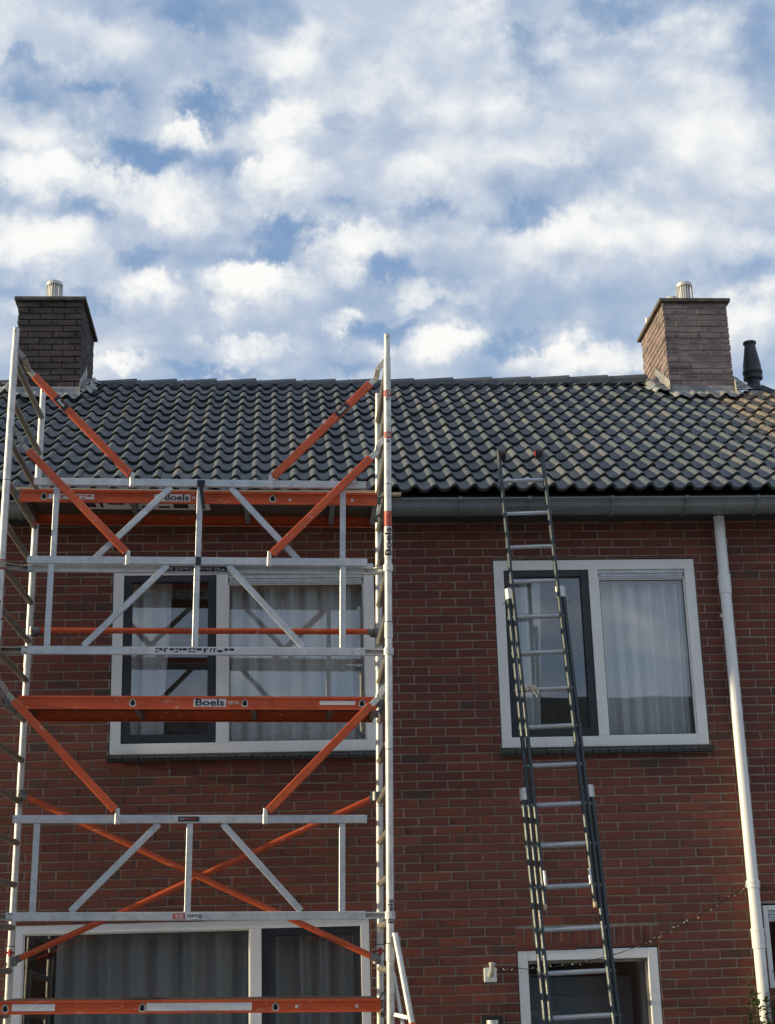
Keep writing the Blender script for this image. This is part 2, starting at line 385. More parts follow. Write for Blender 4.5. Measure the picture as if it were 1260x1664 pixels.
def put(name, me, parent=None, loc=None, rot=None):
    o = bpy.data.objects.new(name, me); C.objects.link(o)
    if parent is not None: o.parent = parent
    if loc is not None: o.location = loc
    if rot is not None: o.rotation_euler = rot
    return o
def empty(name, loc=(0, 0, 0), parent=None):
    o = bpy.data.objects.new(name, None); C.objects.link(o); o.location = loc; o.empty_display_size = .2
    if parent is not None: o.parent = parent
    return o
def tag(o, label, cat, group=None, kind=None):
    o['label'] = label; o['category'] = cat
    if group: o['group'] = group
    if kind: o['kind'] = kind
    return o
def structure(o, label=None):
    o['kind'] = 'structure'
    return o
GZ = -0.25   # ground level

# ------------------------------------------------------------------ setting: ground
m = MB(); m.add([(-400, -400, GZ - .12), (400, -400, GZ - .12), (400, 400, GZ - .12), (-400, 400, GZ - .12)], [(0, 1, 2, 3)]); structure(m.obj('ground', MT['grass']))
m = MB(); m.box((-60, -17.5, GZ - .2), (60, -12.0, GZ - .08)); structure(m.obj('road', MT['asphalt']))
m = MB(); m.box((-60, -11.9, GZ - .2), (60, -9.6, GZ)); structure(m.obj('pavement', MT['paving']))
m = MB(); m.box((-60, -9.5, GZ - .2), (60, 0.0, GZ - .03)); structure(m.obj('front_garden_paving', MT['paving']))

# ------------------------------------------------------------------ houses
def house_root(x, label): return tag(empty('row_house', (0, 0, 0)), label, 'house')
H = house_root(1, 'red brick row house with dark tiled roof, white framed windows and white downpipe')
HL = house_root(0, 'neighbouring house on the left, its dark roof just showing left of the sooty chimney')
HR = house_root(2, 'neighbouring house on the right with mossy brown roof tiles beside the chimney')
XL, XR = -2.2, 4.23
OPEN = [(-1.233, 0.738, 3.335, 4.776), (1.643, 3.216, 3.335, 4.787), (1.680, 2.702, GZ, 1.902), (-1.862, 0.642, 0.9, 2.166), (3.487, 4.10, 1.585, 2.176)]
WT = 5.10   # top of the facade
def wall_shell(name, x0, x1, parent, y=0.008, th=.10):
    xs = sorted({x0, x1} | {v for o in OPEN for v in o[:2] if x0 < v < x1}); zs = sorted({GZ, WT} | {v for o in OPEN for v in o[2:] if GZ < v < WT})
    m = MB()
    inside = lambda cx, cz: not any(o[0] < cx < o[1] and o[2] < cz < o[3] for o in OPEN) and x0 < cx < x1
    for i in range(len(xs) - 1):
        for j in range(len(zs) - 1):
            a, b, c, d = xs[i], xs[i + 1], zs[j], zs[j + 1]; cx, cz = (a + b) / 2, (c + d) / 2
            if not inside(cx, cz): continue
            m.add([(a, y, c), (b, y, c), (b, y, d), (a, y, d)], [(0, 1, 2, 3)])
            m.add([(a, y + th, c), (b, y + th, c), (b, y + th, d), (a, y + th, d)], [(0, 3, 2, 1)])
            for (ox, oz, q) in ((-1, 0, [(a, c), (a, d)]), (1, 0, [(b, c), (b, d)]), (0, -1, [(a, c), (b, c)]), (0, 1, [(a, d), (b, d)])):
                nx = (xs[i - 1] + xs[i]) / 2 if ox < 0 and i > 0 else ((xs[i + 1] + xs[i + 2]) / 2 if ox > 0 and i + 2 < len(xs) else (cx if not ox else 1e9))
                nz = (zs[j - 1] + zs[j]) / 2 if oz < 0 and j > 0 else ((zs[j + 1] + zs[j + 2]) / 2 if oz > 0 and j + 2 < len(zs) else (cz if not oz else 1e9))
                if nx > 1e8 or nz > 1e8 or not inside(nx, nz):
                    (px, pz), (qx, qz) = q; m.add([(px, y, pz), (qx, y, qz), (qx, y + th, qz), (px, y + th, pz)], [(0, 1, 2, 3)])
    return m.obj(name, MT['mortar'], parent)
def brick_box(m, x0, x1, z0, z1, rnd, y=0.0, depth=.02, rough=1.0):
    """one brick face: a chamfered slab proud of the mortar, corners slightly uneven"""
    j = lambda s: rnd.uniform(-s, s); c = .0026; e = .0018 * rough
    y0 = y + rnd.uniform(-.0010, .0012) * (rough ** 1.6)
    o = [(x0 + j(e), y0 + c, z0 + j(e)), (x1 + j(e), y0 + c, z0 + j(e)), (x1 + j(e), y0 + c, z1 + j(e)), (x0 + j(e), y0 + c, z1 + j(e))]
    i = [(p[0] + (c if k in (0, 3) else -c), y0 + j(.0003), p[2] + (c if k < 2 else -c)) for k, p in enumerate(o)]
    b = [(p[0], y + depth, p[2]) for p in o]
    m.add(o + i + b, [(4, 5, 6, 7), (0, 1, 5, 4), (1, 2, 6, 5), (2, 3, 7, 6), (3, 0, 4, 7), (0, 8, 9, 1), (1, 9, 10, 2), (2, 10, 11, 3), (3, 11, 8, 0)])
def course_pieces(x0, x1, r):
    """clipped bricks of course r between x0 and x1, minus openings"""
    z0 = BZ0 + r * CRS + MORT / 2; z1 = z0 + CRS - MORT
    off = -0.5 * (r % 2); out = []
    i0 = math.floor((x0 - BX0) / MOD) - 2; i1 = math.ceil((x1 - BX0) / MOD) + 2
    cuts = [(o[0] - .002, o[1] + .002) for o in OPEN if o[2] < z1 and o[3] > z0]
    if 1.905 < z0 + .02 and z1 - .02 < 2.052: cuts.append((1.676, 2.722))
    for o in (OPEN[0], OPEN[1]):
        if z1 > 3.272 and z0 < 3.335: cuts.append((o[0] - .012, o[1] + .012))
    for i in range(i0, i1):
        jr = random.Random(i * 977 + r * 131)
        a = BX0 + (i + off) * MOD + MORT / 2 + jr.uniform(-.004, .004); b = BX0 + (i + 1 + off) * MOD - MORT / 2 + random.Random((i + 1) * 977 + r * 131).uniform(-.004, .004)
        segs = [(max(a, x0), min(b, x1), i)]
        for (c, d) in cuts:
            ns = []
            for (p, q, k) in segs:
                if q <= c or p >= d: ns.append((p, q, k)); continue
                if p < c: ns.append((p, c, k))
                if q > d: ns.append((d, q, k))
            segs = ns
        for (p, q, k) in segs:
            if q - p > .018:
                zt = min(z1, WT); out.append((p, q, z0, zt, 0))
    for o in (OPEN[0], OPEN[1]):
        if z1 > 3.272 > z0 + .010:
            t = max(x0, o[0] - .012); hi = min(x1, o[1] + .012)
            while t < hi: out.append((t, min(t + MOD - MORT, hi), z0, 3.2725, 0)); t += MOD
    for o in OPEN:      # slips left above or below an opening that cuts a course
        lo, hi = max(x0, o[0] - .002), min(x1, o[1] + .002)
        if hi <= lo: continue
        for (za, zb) in ((max(z0, o[3] + .003), z1), (z0, min(z1, o[2] - .003))):
            if o[2] < z1 and o[3] > z0 and .010 < zb - za < CRS - MORT - .002 and not (3.27 < zb < 3.34 and zb < o[2]):
                t = lo
                while t < hi: out.append((t, min(t + MOD - MORT, hi), za, zb, 0)); t += MOD
    return out
camp = Vector((0, -11.5, 1.6))
def in_view(P, marg=0.0):
    q = Vector(P) - camp; w = q.dot(Rf)
    u = 630 + 2550 * q.dot(Rr) / w; v = 832 - 2550 * q.dot(Ru) / w
    return -marg < u < 1260 + marg and -marg < v < 1664 + marg
def bricks(x0, x1, parent, singles):
    allb = []
    for r in range(math.floor((GZ - BZ0) / CRS), math.ceil((WT - BZ0) / CRS)):
        for p in course_pieces(x0, x1, r): allb.append(p)
    if singles:
        vis = [p for p in allb if in_view(((p[0] + p[1]) / 2, 0, (p[2] + p[3]) / 2))]
        vis.sort(key=lambda p: -((p[1] - p[0]) / (Vector(((p[0] + p[1]) / 2, 0, (p[2] + p[3]) / 2)) - camp).length ** 2))
        chosen = set(vis[:300])
    else: chosen = set()
    variants = {}
    rnd = random.Random(5); m = MB()
    for p in allb:
        if p in chosen:
            L = round(p[1] - p[0], 3); k = (L, rnd.randrange(3))
            if k not in variants:
                mm = MB(); brick_box(mm, -L / 2, L / 2, -(p[3] - p[2]) / 2, (p[3] - p[2]) / 2, rnd); variants[k] = mm.mesh('brick', MT['brick'])
            put('brick', variants[k], parent, ((p[0] + p[1]) / 2, rnd.uniform(-.0008, .0008), (p[2] + p[3]) / 2))
        else: brick_box(m, p[0], p[1], p[2], p[3], rnd)
    o = m.obj('brick_courses', MT['brick'], parent); o['kind'] = 'stuff'
wall_shell('wall', XL, XR, H); bricks(XL, XR, H, True)
wall_shell('wall', -9, XL, HL); bricks(-4.2, XL, HL, False)
wall_shell('wall', XR, 11, HR); bricks(XR, 6.5, HR, False)
# soldier course over the front door
rnd = random.Random(3)
for i in range(16):
    a = 1.676 + i * .06532 + .0055; m = MB(); brick_box(m, -.0272, .0272, -.066, .066, rnd); put('lintel_brick', m.mesh('lintel_brick', MT['brick']), H, (a + .0272, 0, 1.9775))

# rear walls, gables, roofs
RY, RZ = 3.12, -0.277   # ridge y
def roofz(y): return 5.278 + (y + .277) * math.tan(BETA)
EX0, EX1 = -9.0, 11.0
for (x0, x1, par) in ((EX0, XL, HL), (XL, XR, H), (XR, EX1, HR)):
    m = MB(); zt = roofz(RY) - .03
    yr = 2.72 if par is HR else RY; zr = roofz(yr) - .10
    m.add([(x0, -.24, roofz(-.24) - .095), (x1, -.24, roofz(-.24) - .095), (x1, yr, zr), (x0, yr, zr), (x0, 2 * RY + .24, roofz(-.24) - .095), (x1, 2 * RY + .24, roofz(-.24) - .095)], [(0, 1, 2, 3), (3, 2, 5, 4)])
    m.obj('roof_underlay', MT['underlay'], par)
    m = MB(); m.add([(x0, 2 * RY, GZ), (x1, 2 * RY, GZ), (x1, 2 * RY, 5.2), (x0, 2 * RY, 5.2)], [(0, 1, 2, 3)]); m.obj('rear_wall', MT['brick'], par)
    m = MB(); m.box((x0 + .002, 1.6, GZ), (x1 - .002, 1.65, WT)); m.box((x0 + .002, .11, 2.45), (x1 - .002, 1.6, 2.6)); m.box((x0 + .002, .11, 5.0), (x1 - .002, 1.6, 5.05)); m.box((x0 + .002, .11, GZ), (x1 - .002, 1.6, GZ + .05))
    for xx in (x0 + .02, .95, 3.36): 
        if x0 < xx < x1: m.box((xx, .115, GZ + .05), (xx + .08, 1.598, 2.448)); m.box((xx, .115, 2.602), (xx + .08, 1.598, 4.998))
    m.obj('interior_wall', MT['room'], par)
for xx in (EX0, EX1):
    m = MB(); m.add([(xx, 0, GZ), (xx, 2 * RY, GZ), (xx, 2 * RY, 5.1), (xx, RY, roofz(RY) - .1), (xx, 0, 5.1)], [(0, 1, 2, 3, 4)]); m.obj('gable_wall', MT['brick'], HL if xx < 0 else HR)

# roof tiles: double-roll concrete tiles
PAN = [(0.0, .019), (.09, .006), (.24, .0), (.42, .004), (.56, .018), (.68, .037), (.79, .044), (.87, .043), (.94, .034)]
def tile_mesh(rnd, wide=2, name='roof_tile', mt='tile'):
    m = MB(); us = []
    for k in range(wide):
        for u, h in PAN: us.append(((k + u) * TW / 2, h))
    us.append((wide * TW / 2 - .001, .020))
    L = TG + .045; T = .034; n = len(us); vs = []
    tilt = .034; k1 = rnd.uniform(-.003, .003); k2 = rnd.uniform(-.003, .003)
    for (x, h) in us:
        kk = k1 + (k2 - k1) * x / .3
        vs += [(x, .020, h + tilt - T + kk), (x, -.0015, h + tilt - .004 + kk), (x, .004, h + tilt + kk), (x, L, h + .0)]
    fs = []
    for i in range(n - 1):
        a = i * 4; b = a + 4
        fs += [(a, b, b + 1, a + 1), (a + 1, b + 1, b + 2, a + 2), (a + 2, b + 2, b + 3, a + 3)]
    fs += [(0, 1, 2, 3), ((n - 1) * 4 + 3, (n - 1) * 4 + 2, (n - 1) * 4 + 1, (n - 1) * 4)]
    m.add(vs, fs); me = m.mesh(name, MT[mt], True)
    me.polygons.foreach_set('use_smooth', [(i % 3 == 2) for i in range((n - 1) * 3)] + [False, False]); me.update()
    return me
NROW = 14
O0 = Vector((0, -.277, 5.278 - .047)); dy, dz = math.cos(BETA), math.sin(BETA)
def lay(x0i, x1i, parent, mt, limit, chim, wide=2, seed=1, nrow=NROW):
    rnd = random.Random(seed); var = [tile_mesh(rnd, wide, mt=mt) for _ in range(5)]
    rest = MB(); lst = []
    for r in range(nrow):
        for c in range(x0i, x1i):
            P = O0 + Vector((TX0 + c * TW, 0, 0)) + Vector((0, dy, dz)) * (TG * r)
            mid = P + Vector((TW / 2, dy * .15, dz * .15))
            if any(a - .02 < mid.x < b + .02 and mid.y > 2.66 for a, b in chim): continue
            vis = in_view(mid, 12); lst.append((0 if vis else 1, (mid - camp).length, r, c, P))
    lst.sort(key=lambda t: (t[0], t[1]))
    cnt = 0
    for k, (nv, ds, r, c, P) in enumerate(lst):
        loc = P + Vector((rnd.uniform(-.0012, .0012), rnd.uniform(-.005, .004), 0)); rot = (BETA + rnd.uniform(-.006, .012), 0, rnd.uniform(-.009, .009)); me = var[rnd.randrange(5)]
        if k < limit and not nv: put('roof_tile', me, parent, loc, rot); cnt += 1
        else:
            mt4 = Matrix.Translation(loc) @ Matrix.Rotation(rot[2], 4, 'Z') @ Matrix.Rotation(rot[0], 4, 'X')
            rest.add([mt4 @ v.co for v in me.vertices], [tuple(p.vertices) for p in me.polygons])
    if rest.v:
        o = rest.obj('roof_tiles', MT[mt], parent, True, 30); o['kind'] = 'stuff'
CH = [(-2.49, -1.87), (3.857, 4.51)]
iL = round((XL - TX0) / TW); iL = math.floor((XL - TX0) / TW)
lay(iL, 14, H, 'tile', 300, CH, seed=1)
lay(iL - 9, iL, HL, 'tile', 60, CH, seed=2)
lay(14, 26, HR, 'tile_moss', 100, CH, seed=3, nrow=12)
# ridge tiles
def ridge_mesh(L=.43, name='ridge_tile'):
    m = MB(); prof = [(-.150, -.085), (-.118, -.020), (-.045, .036), (.045, .036), (.118, -.020), (.150, -.085)]; n = len(prof); t = .016
    for x, s in ((0, 1), (L, 1.0)):
        for (a, b) in prof: m.v.append((x, a * s, b * s))
    for x in (0, L):
        for (a, b) in prof: m.v.append((x, a * .9, b - t))
    for i in range(n - 1): m.f += [(i, i + 1, n + i + 1, n + i), (2 * n + i, 3 * n + i, 3 * n + i + 1, 2 * n + i + 1), (i, 2 * n + i, 2 * n + i + 1, i + 1), (n + i, n + i + 1, 3 * n + i + 1, 3 * n + i)]
    m.f += [(0, n, 3 * n, 2 * n), (n - 1, 3 * n - 1, 4 * n - 1, 2 * n - 1)]; m.mi = [0] * len(m.f)
    return m.mesh(name, MT['ridge'])
rm = ridge_mesh(); RZt = roofz(RY) - .026
x = -1.80; k = 0
while x < 3.70:
    L = .40
    if x + .43 > 3.84: break
    o = put('ridge_tile', rm, H, (x, RY, RZt + .052 * (max(0, x - .4) / 3.3) ** 1.3), (random.uniform(-.012, .012), -.058 + random.uniform(-.008, .008), random.uniform(-.012, .012))); x += .3935
for xx in (-4.75, -4.36, -3.97, -3.58, -3.19, -2.92): put('ridge_tile', rm, HL, (xx, RY, RZt), (0, -.05, 0))

# gutter with brackets
def extr(m, prof, x0, x1, caps=True):
    n = len(prof); m.add([(x0, a, b) for a, b in prof] + [(x1, a, b) for a, b in prof], [(i, (i + 1) % n, n + (i + 1) % n, n + i) for i in range(n)] + ([tuple(range(n - 1, -1, -1)), tuple(range(n, 2 * n))] if caps else []))
gp = [(-.385, 5.147), (-.376, 5.135), (-.366, 5.124), (-.363, 5.094), (-.345, 5.074), (-.300, 5.054), (-.20, 5.070), (-.175, 5.08), (-.175, 5.17), (-.181, 5.17), (-.181, 5.086), (-.203, 5.077), (-.298, 5.061), (-.340, 5.080), (-.357, 5.097), (-.360, 5.126), (-.372, 5.138), (-.378, 5.147)]
for (x0, x1, par) in ((EX0, XL, HL), (XL, XR, H), (XR, EX1, HR)):
    m = MB(); extr(m, gp, x0, x1); m.tube([(x0, -.387, 5.150), (x1, -.387, 5.150)], .0085, 8); gg = m.obj('gutter', MT['gutter'], par, True, 35)
    m = MB(); m.box((x0, -.172, 5.085), (x1, 0.02, 5.098)); m.box((x0, -.170, 5.099), (x1, -.15, 5.248)); m.obj('soffit_board', MT['vent'], par)
    if par is H:
        bx = [-1.9, -1.32, -.76, -.20, .31, .83, 1.36, 1.885, 2.51, 3.08, 3.63]
        for q in bx:
            m = MB(); pp = [(-.402, 5.162), (-.402, 5.142), (-.386, 5.128), (-.376, 5.120), (-.373, 5.090), (-.352, 5.066), (-.300, 5.044), (-.20, 5.060), (-.20, 5.069), (-.300, 5.053), (-.346, 5.073), (-.3640, 5.094), (-.3670, 5.124), (-.377, 5.134), (-.386, 5.146), (-.386, 5.162)]
            extr(m, pp, q, q + .024); extr(m, [(a - .004 if a < -.3 else a, b - .004) for a, b in pp], q + .007, q + .017); m.obj('gutter_bracket', MT['gutter'], gg)
        for q in (1.02, 3.40):
            m = MB(); pp = [(a * 1.0 - (.003 if a < -.2 else 0), b - (.003 if b < 5.1 else 0)) for a, b in gp]; extr(m, pp, q, q + .06); m.obj('gutter_joint', MT['gutter'], gg)
# downpipe
m = MB(); dpx, dpy = 3.412, -.085
m.tube([(dpx, dpy, 5.083), (dpx, dpy, GZ + .02)], .0415, 24)
dp = m.obj('downpipe', MT['white_pvc'], H, True)
for z0, z1 in ((4.47, 4.62), (2.28, 2.335), (1.86, 2.0), (.4, .5)):
    m = MB(); m.lathe([(.0418, z0), (.0475, z0 + .004), (.0475, z1 - .02), (.050, z1 - .018), (.050, z1), (.0418, z1)], (dpx, dpy, 0), 20); m.obj('pipe_collar', MT['white_pvc'], dp, True)
for z0 in (2.30, 4.30, .6):
    m = MB(); m.box((dpx - .012, dpy + .035, z0 - .015), (dpx + .012, .004, z0 + .015)); m.box((dpx - .055, dpy - .006, z0 - .012), (dpx - .046, dpy + .006, z0 + .012)); m.obj('pipe_bracket', MT['white_pvc'], dp)

# chimneys
def chimney(x0, x1, parent, mb, mm, seed):
    y0, y1, z0, z1 = 2.65, 3.62, 6.7, 8.165
    root = MB(); root.box((x0 + .009, y0 + .009, z0), (x1 - .009, y1 - .009, z1)); ch = root.obj('chimney', mm, parent)
    rnd = random.Random(seed); meshes = {}
    nr = int((z1 - 6.95) / .0645)
    def put_b(L, loc, rz):
        L = round(L, 3); k = (L, rnd.randrange(6))
        if k not in meshes:
            m = MB(); brick_box(m, -L / 2, L / 2, -.0262, .0262, rnd, rough=2.0); meshes[k] = m.mesh('brick', mb)
        put('brick', meshes[k], ch, loc, (0, 0, rz))
    for r in range(nr):
        z = z1 - .034 - r * .0645
        for (a, b, fn, rz) in ((x0, x1, lambda t: (t, y0, z), 0.0), (y0 + .0, y1, lambda t: (x0, t, z), -math.pi / 2), (y0, y1, lambda t: (x1, t, z), math.pi / 2)):
            if rz != 0:  # side faces: only the side that shows
                if (rz < 0) != (x0 > 0): continue
            t = a - (r % 2) * .107 - (.05 if rz else 0)
            while t < b:
                s, e = max(t, a), min(t + .2137, b)
                if e - s > .03: put_b(e - s, fn((s + e) / 2), rz)
                t += .2252
    m = MB(); m.box((x0 - .035, y0 - .035, z1), (x1 + .035, y1 + .035, z1 + .038)); cap = m.obj('chimney_cap', MT['concrete'], ch)
    bv = cap.modifiers.new('b', 'BEVEL'); bv.width = .006; bv.segments = 2
    return ch
ch1 = chimney(-2.49, -1.872, H, MT['brick_chim_dark'], MT['mortar_dark'], 4)
ch2 = chimney(3.862, 4.512, H, MT['brick_chim'], MT['mortar_chim'], 9)
ch1['label'] = 'sooty dark left chimney'; ch2['label'] = 'grey-brown right chimney with sunlit flank'
def cowl(x, y, z, r, h, parent):
    m = MB(); m.lathe([(r * 1.35, 0), (r * 1.2, .03), (r * .95, .05), (r * .95, h * .42)], (x, y, z), 24); m.lathe([(r * .7, h * .42), (r * .7, h * .93)], (x, y, z), 24)
    m.lathe([(r * 1.02, h * .86), (r * 1.05, h * .90), (r * .98, h * .97), (r * .7, h * 1.0), (0.001, h * 1.01)], (x, y, z), 24)
    p = m.obj('cowl', MT['pot'], parent, True)
    m = MB()
    for k in range(22):
        a = 2 * math.pi * k / 22; cx, cy = x + math.cos(a) * r * .97, y + math.sin(a) * r * .97
        d = Vector((-math.sin(a), math.cos(a), 0)) * r * .075
        m.beam((cx, cy, z + h * .40), (cx, cy, z + h * .88), r * .085, r * .1, Vector((math.cos(a), math.sin(a), 0)))
    m.obj('cowl_slats', MT['pot'], p)
    m = MB(); m.lathe([(r * .69, h * .4), (r * .69, h * .9)], (x, y, z), 16); m.obj('cowl_core', MT['dark'], p)
cowl(-2.20, 3.0, 8.20, .080, .335, ch1); cowl(4.20, 3.0, 8.20, .080, .345, ch2); cowl(4.13, 3.25, 8.20, .07, .30, ch2)
for (xx, yy, hh) in ((3.90, 3.42, .14),):
    m = MB(); m.tube([(xx, yy, 8.2), (xx, yy, 8.2 + hh)], .028, 12); m.obj('chimney_pipe', MT['pot'], ch2, True)
# lead flashing
def sheet(parent, P00, P10, P01, nu, nv, amp, seed, rag=.0, name='lead_flashing'):
    rnd = random.Random(seed); vs = []; fs = []; P00, P10, P01 = map(Vector, (P00, P10, P01)); nrm = (P10 - P00).cross(P01 - P00).normalized()
    if nrm.z < 0 and abs(nrm.z) > .1: nrm = -nrm
    if nrm.y > 0: nrm = -nrm if abs(nrm.z) < .1 else nrm
    for j in range(nv + 1):
        for i in range(nu + 1):
            u, v = i / nu, j / nv; e = 0
            p = P00 + (P10 - P00) * u + (P01 - P00) * (v * (1 + (rag * mnoise.noise(Vector((u * 7.3, seed, 0))) if j == nv else 0)))
            h = amp * (mnoise.noise(p * 14) + .6 * mnoise.noise(p * 33 + Vector((seed, 0, 0)))) * (1.0 if j else .2)
            h += (PANH(p.x) if abs(nrm.z) > .1 and j >= nv * .45 else 0) * .8
            vs.append(p + nrm * h)
    for j in range(nv):
        for i in range(nu): a = j * (nu + 1) + i; fs.append((a, a + 1, a + nu + 2, a + nu + 1))
    m = MB(); m.add(vs, fs); o = m.obj(name, MT['lead'], parent, True, 60)
    sd_ = o.modifiers.new('s', 'SOLIDIFY'); sd_.thickness = .004
    return o
def PANH(x):
    u = ((x - TX0) / (TW / 2)) % 1.0; P = PAN + [(1.0, .017)]
    for (a, ha), (b, hb) in zip(P, P[1:]):
        if a <= u <= b: return ha + (hb - ha) * (u - a) / (b - a)
    return 0
def rp(x, y, up=.03): return (x, y, roofz(y) + up)
for (x0, x1, ch, sd0, wideL, wideR) in ((-2.49, -1.872, ch1, 1, .15, .12), (3.862, 4.512, ch2, 21, .16, .16)):
    sheet(ch, rp(x0 - .02, 2.645, .035), rp(x1 + .04, 2.645, .035), rp(x0 - .02, 2.645 - .215, .024), 60, 7, .012, sd0, .45)
    sheet(ch, (x0 - .004, 2.640, roofz(2.645) + .015), (x1 + .004, 2.640, roofz(2.645) + .015), (x0 - .004, 2.640, roofz(2.645) + .085), 24, 4, .003, sd0 + 1)
    for s, xx, wd in ((-1, x0, wideL), (1, x1, wideR)):
        for k in range(4):
            y0 = 2.60 + k * .125
            if s < 0 and ch is ch2 or s > 0 and ch is ch1 or k < 2:
                sheet(ch, (xx + s * .006, y0, roofz(y0) + .02), (xx + s * .006, y0 + .13, roofz(y0 + .13) + .03), (xx + s * .006, y0, roofz(y0) + .16), 8, 4, .005, sd0 + 3 + k, .5)
            sheet(ch, rp(xx + s * .004, y0 + .02, .055), rp(xx + s * .004, y0 + .155, .05), rp(xx + s * (wd + .03 * (k % 2)), y0 - .01, .030), 10, 8, .011, sd0 + 7 + k, .22)
# ridge ends of neighbour: dark trim, pale dormer behind, plastic roof terminal
m = MB(); m.beam((4.53, 2.84, 7.33), (4.835, 2.84, 7.325), .05, .035); m.beam((4.835, 2.84, 7.325), (5.42, 2.60, 6.93), .06, .045); m.obj('verge_trim', MT['vent'], HR)
m = MB(); m.box((4.80, 3.05, 6.9), (5.6, 3.6, 7.39)); m.obj('dormer', MT['pale'], HR)
m = MB(); m.lathe([(.066, 0), (.066, .40), (.098, .41), (.100, .44), (.090, .455), (.101, .47), (.104, .49), (.094, .51), (.092, .56), (.058, .77), (.056, .80), (.068, .805), (.068, .825), (.056, .83), (.03, .83)], (4.925, 3.30, 7.19), 28)
m.obj('roof_terminal', MT['vent'], HR, True, 30)

# ------------------------------------------------------------------ windows
def frame_rects(m, x0, x1, z0, z1, w, y0, y1, wb=None, wt_=None):
    wb = wb or w; wt_ = wt_ or w
    m.box((x0, y0, z0), (x0 + w, y1, z1)); m.box((x1 - w, y0, z0), (x1, y1, z1))
    m.box((x0 + w, y0 + .0006, z0), (x1 - w, y1, z0 + wb)); m.box((x0 + w, y0 + .0006, z1 - wt_), (x1 - w, y1, z1))
def bev(o, w=.004):
    b = o.modifiers.new('b', 'BEVEL'); b.width = w; b.segments = 2; b.limit_method = 'ANGLE'; return o
def window(o, jamb, mulls, lights, sill=True):
    x0, x1, z0, z1 = o; g_ = .007
    m = MB(); w = empty('window', (0, 0, 0), H)
    a0, a1, c0, c1 = x0 + g_, x1 - g_, z0 + .004, z1 - .012
    m = MB(); m.box((x0 + .001, .03, z1 - .0115), (x1 - .001, .08, z1 - .001)); m.box((x0 + .001, .03, z0 + .004), (x0 + g_ - .0005, .08, z1 - .012)); m.box((x1 - g_ + .0005, .03, z0 + .004), (x1 - .001, .08, z1 - .012)); m.obj('seal_or_gap_shade', MT['dark'], w)  # dark boxes standing in for the shadow line in the gaps round the frame
    frame_rects(m, a0, a1, c0, c1, jamb, .008, .085)
    for (p, q) in mulls: m.box((p, .0086, c0 + jamb + .0004), (q, .085, c1 - jamb - .0004))
    bev(m.obj('frame', MT['white'], w), .005)
    for (p, q, kind) in lights:
        b0, b1 = c0 + jamb, c1 - jamb
        if kind == 'sash':
            m = MB(); frame_rects(m, p + .003, q - .003, b0 + .003, b1 - .003, .058, .020, .075, .062, .048); bev(m.obj('sash', MT['sash'], w))
            m = MB(); frame_rects(m, p + .0605, q - .0605, b0 + .0645, b1 - .0505, .004, .030, .0448); m.obj('seal_or_gap_shade', MT['black'], w)
            m = MB(); m.box((p + .055, .045, b0 + .058), (q - .055, .049, b1 - .046)); m.obj('pane', MT['glass'], w)
        else:
            top = b1
            if kind == 'vent':
                m = MB(); m.box((p + .004, .022, b1 - .030), (q - .004, .07, b1 - .002)); m.box((p + .010, .026, b1 - .052), (q - .010, .07, b1 - .032)); m.box((p + .002, .024, b1 - .068), (q - .002, .07, b1 - .054))
                bev(m.obj('vent_strip', MT['alu_bar'], w), .002); top = b1 - .068
            m = MB(); frame_rects(m, p, q, b0, top, .010, .040, .072); m.obj('glazing_bead', MT['white'], w)
            m = MB(); frame_rects(m, p + .0095, q - .0095, b0 + .0095, top - .0095, .005, .044, .0518); m.obj('seal_or_gap_shade', MT['black'], w)
            m = MB(); m.box((p + .006, .052, b0 + .006), (q - .006, .056, top - .006)); m.obj('pane', MT['glass'], w)
    if sill:
        n = round((x1 - x0 + .02) / .1155); st = (x1 - x0 + .02) / n
        m = MB(); m.box((x0 - .006, .0, 3.281), (x1 + .006, .02, 3.331)); sb = m.obj('sill_bed', MT['mortar_dark'], w)
        m = MB(); L = st - .006
        m.add([(0, -.055, .000), (L, -.055, .000), (L, .012, .018), (0, .012, .018), (0, -.055, .030), (L, -.055, .030), (L, .012, .052), (0, .012, .052), (0, -.060, .006), (L, -.060, .006), (L, -.060, .024), (0, -.060, .024)],
              [(0, 3, 2, 1), (4, 5, 6, 7), (8, 9, 10, 11), (0, 1, 9, 8), (11, 10, 5, 4), (0, 8, 11, 4, 7, 3), (1, 2, 6, 5, 10, 9)])
        me = m.mesh('sill_tile', MT['glaze'])
        for i in range(n): put('sill_tile', me, w, (x0 - .01 + i * st + .003, 0, 3.278 + random.uniform(-.0015, .0015)))
    return w
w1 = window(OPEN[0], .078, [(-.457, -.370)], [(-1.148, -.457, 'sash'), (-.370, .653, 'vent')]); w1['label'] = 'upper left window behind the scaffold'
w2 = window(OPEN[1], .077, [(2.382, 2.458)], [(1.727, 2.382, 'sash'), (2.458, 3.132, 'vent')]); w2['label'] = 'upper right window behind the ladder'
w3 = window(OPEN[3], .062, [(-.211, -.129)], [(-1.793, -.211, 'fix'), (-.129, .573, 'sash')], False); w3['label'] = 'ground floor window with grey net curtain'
w4 = window(OPEN[4], .035, [], [(3.529, 4.058, 'vent')], False); w4['label'] = 'small window beside the downpipe'
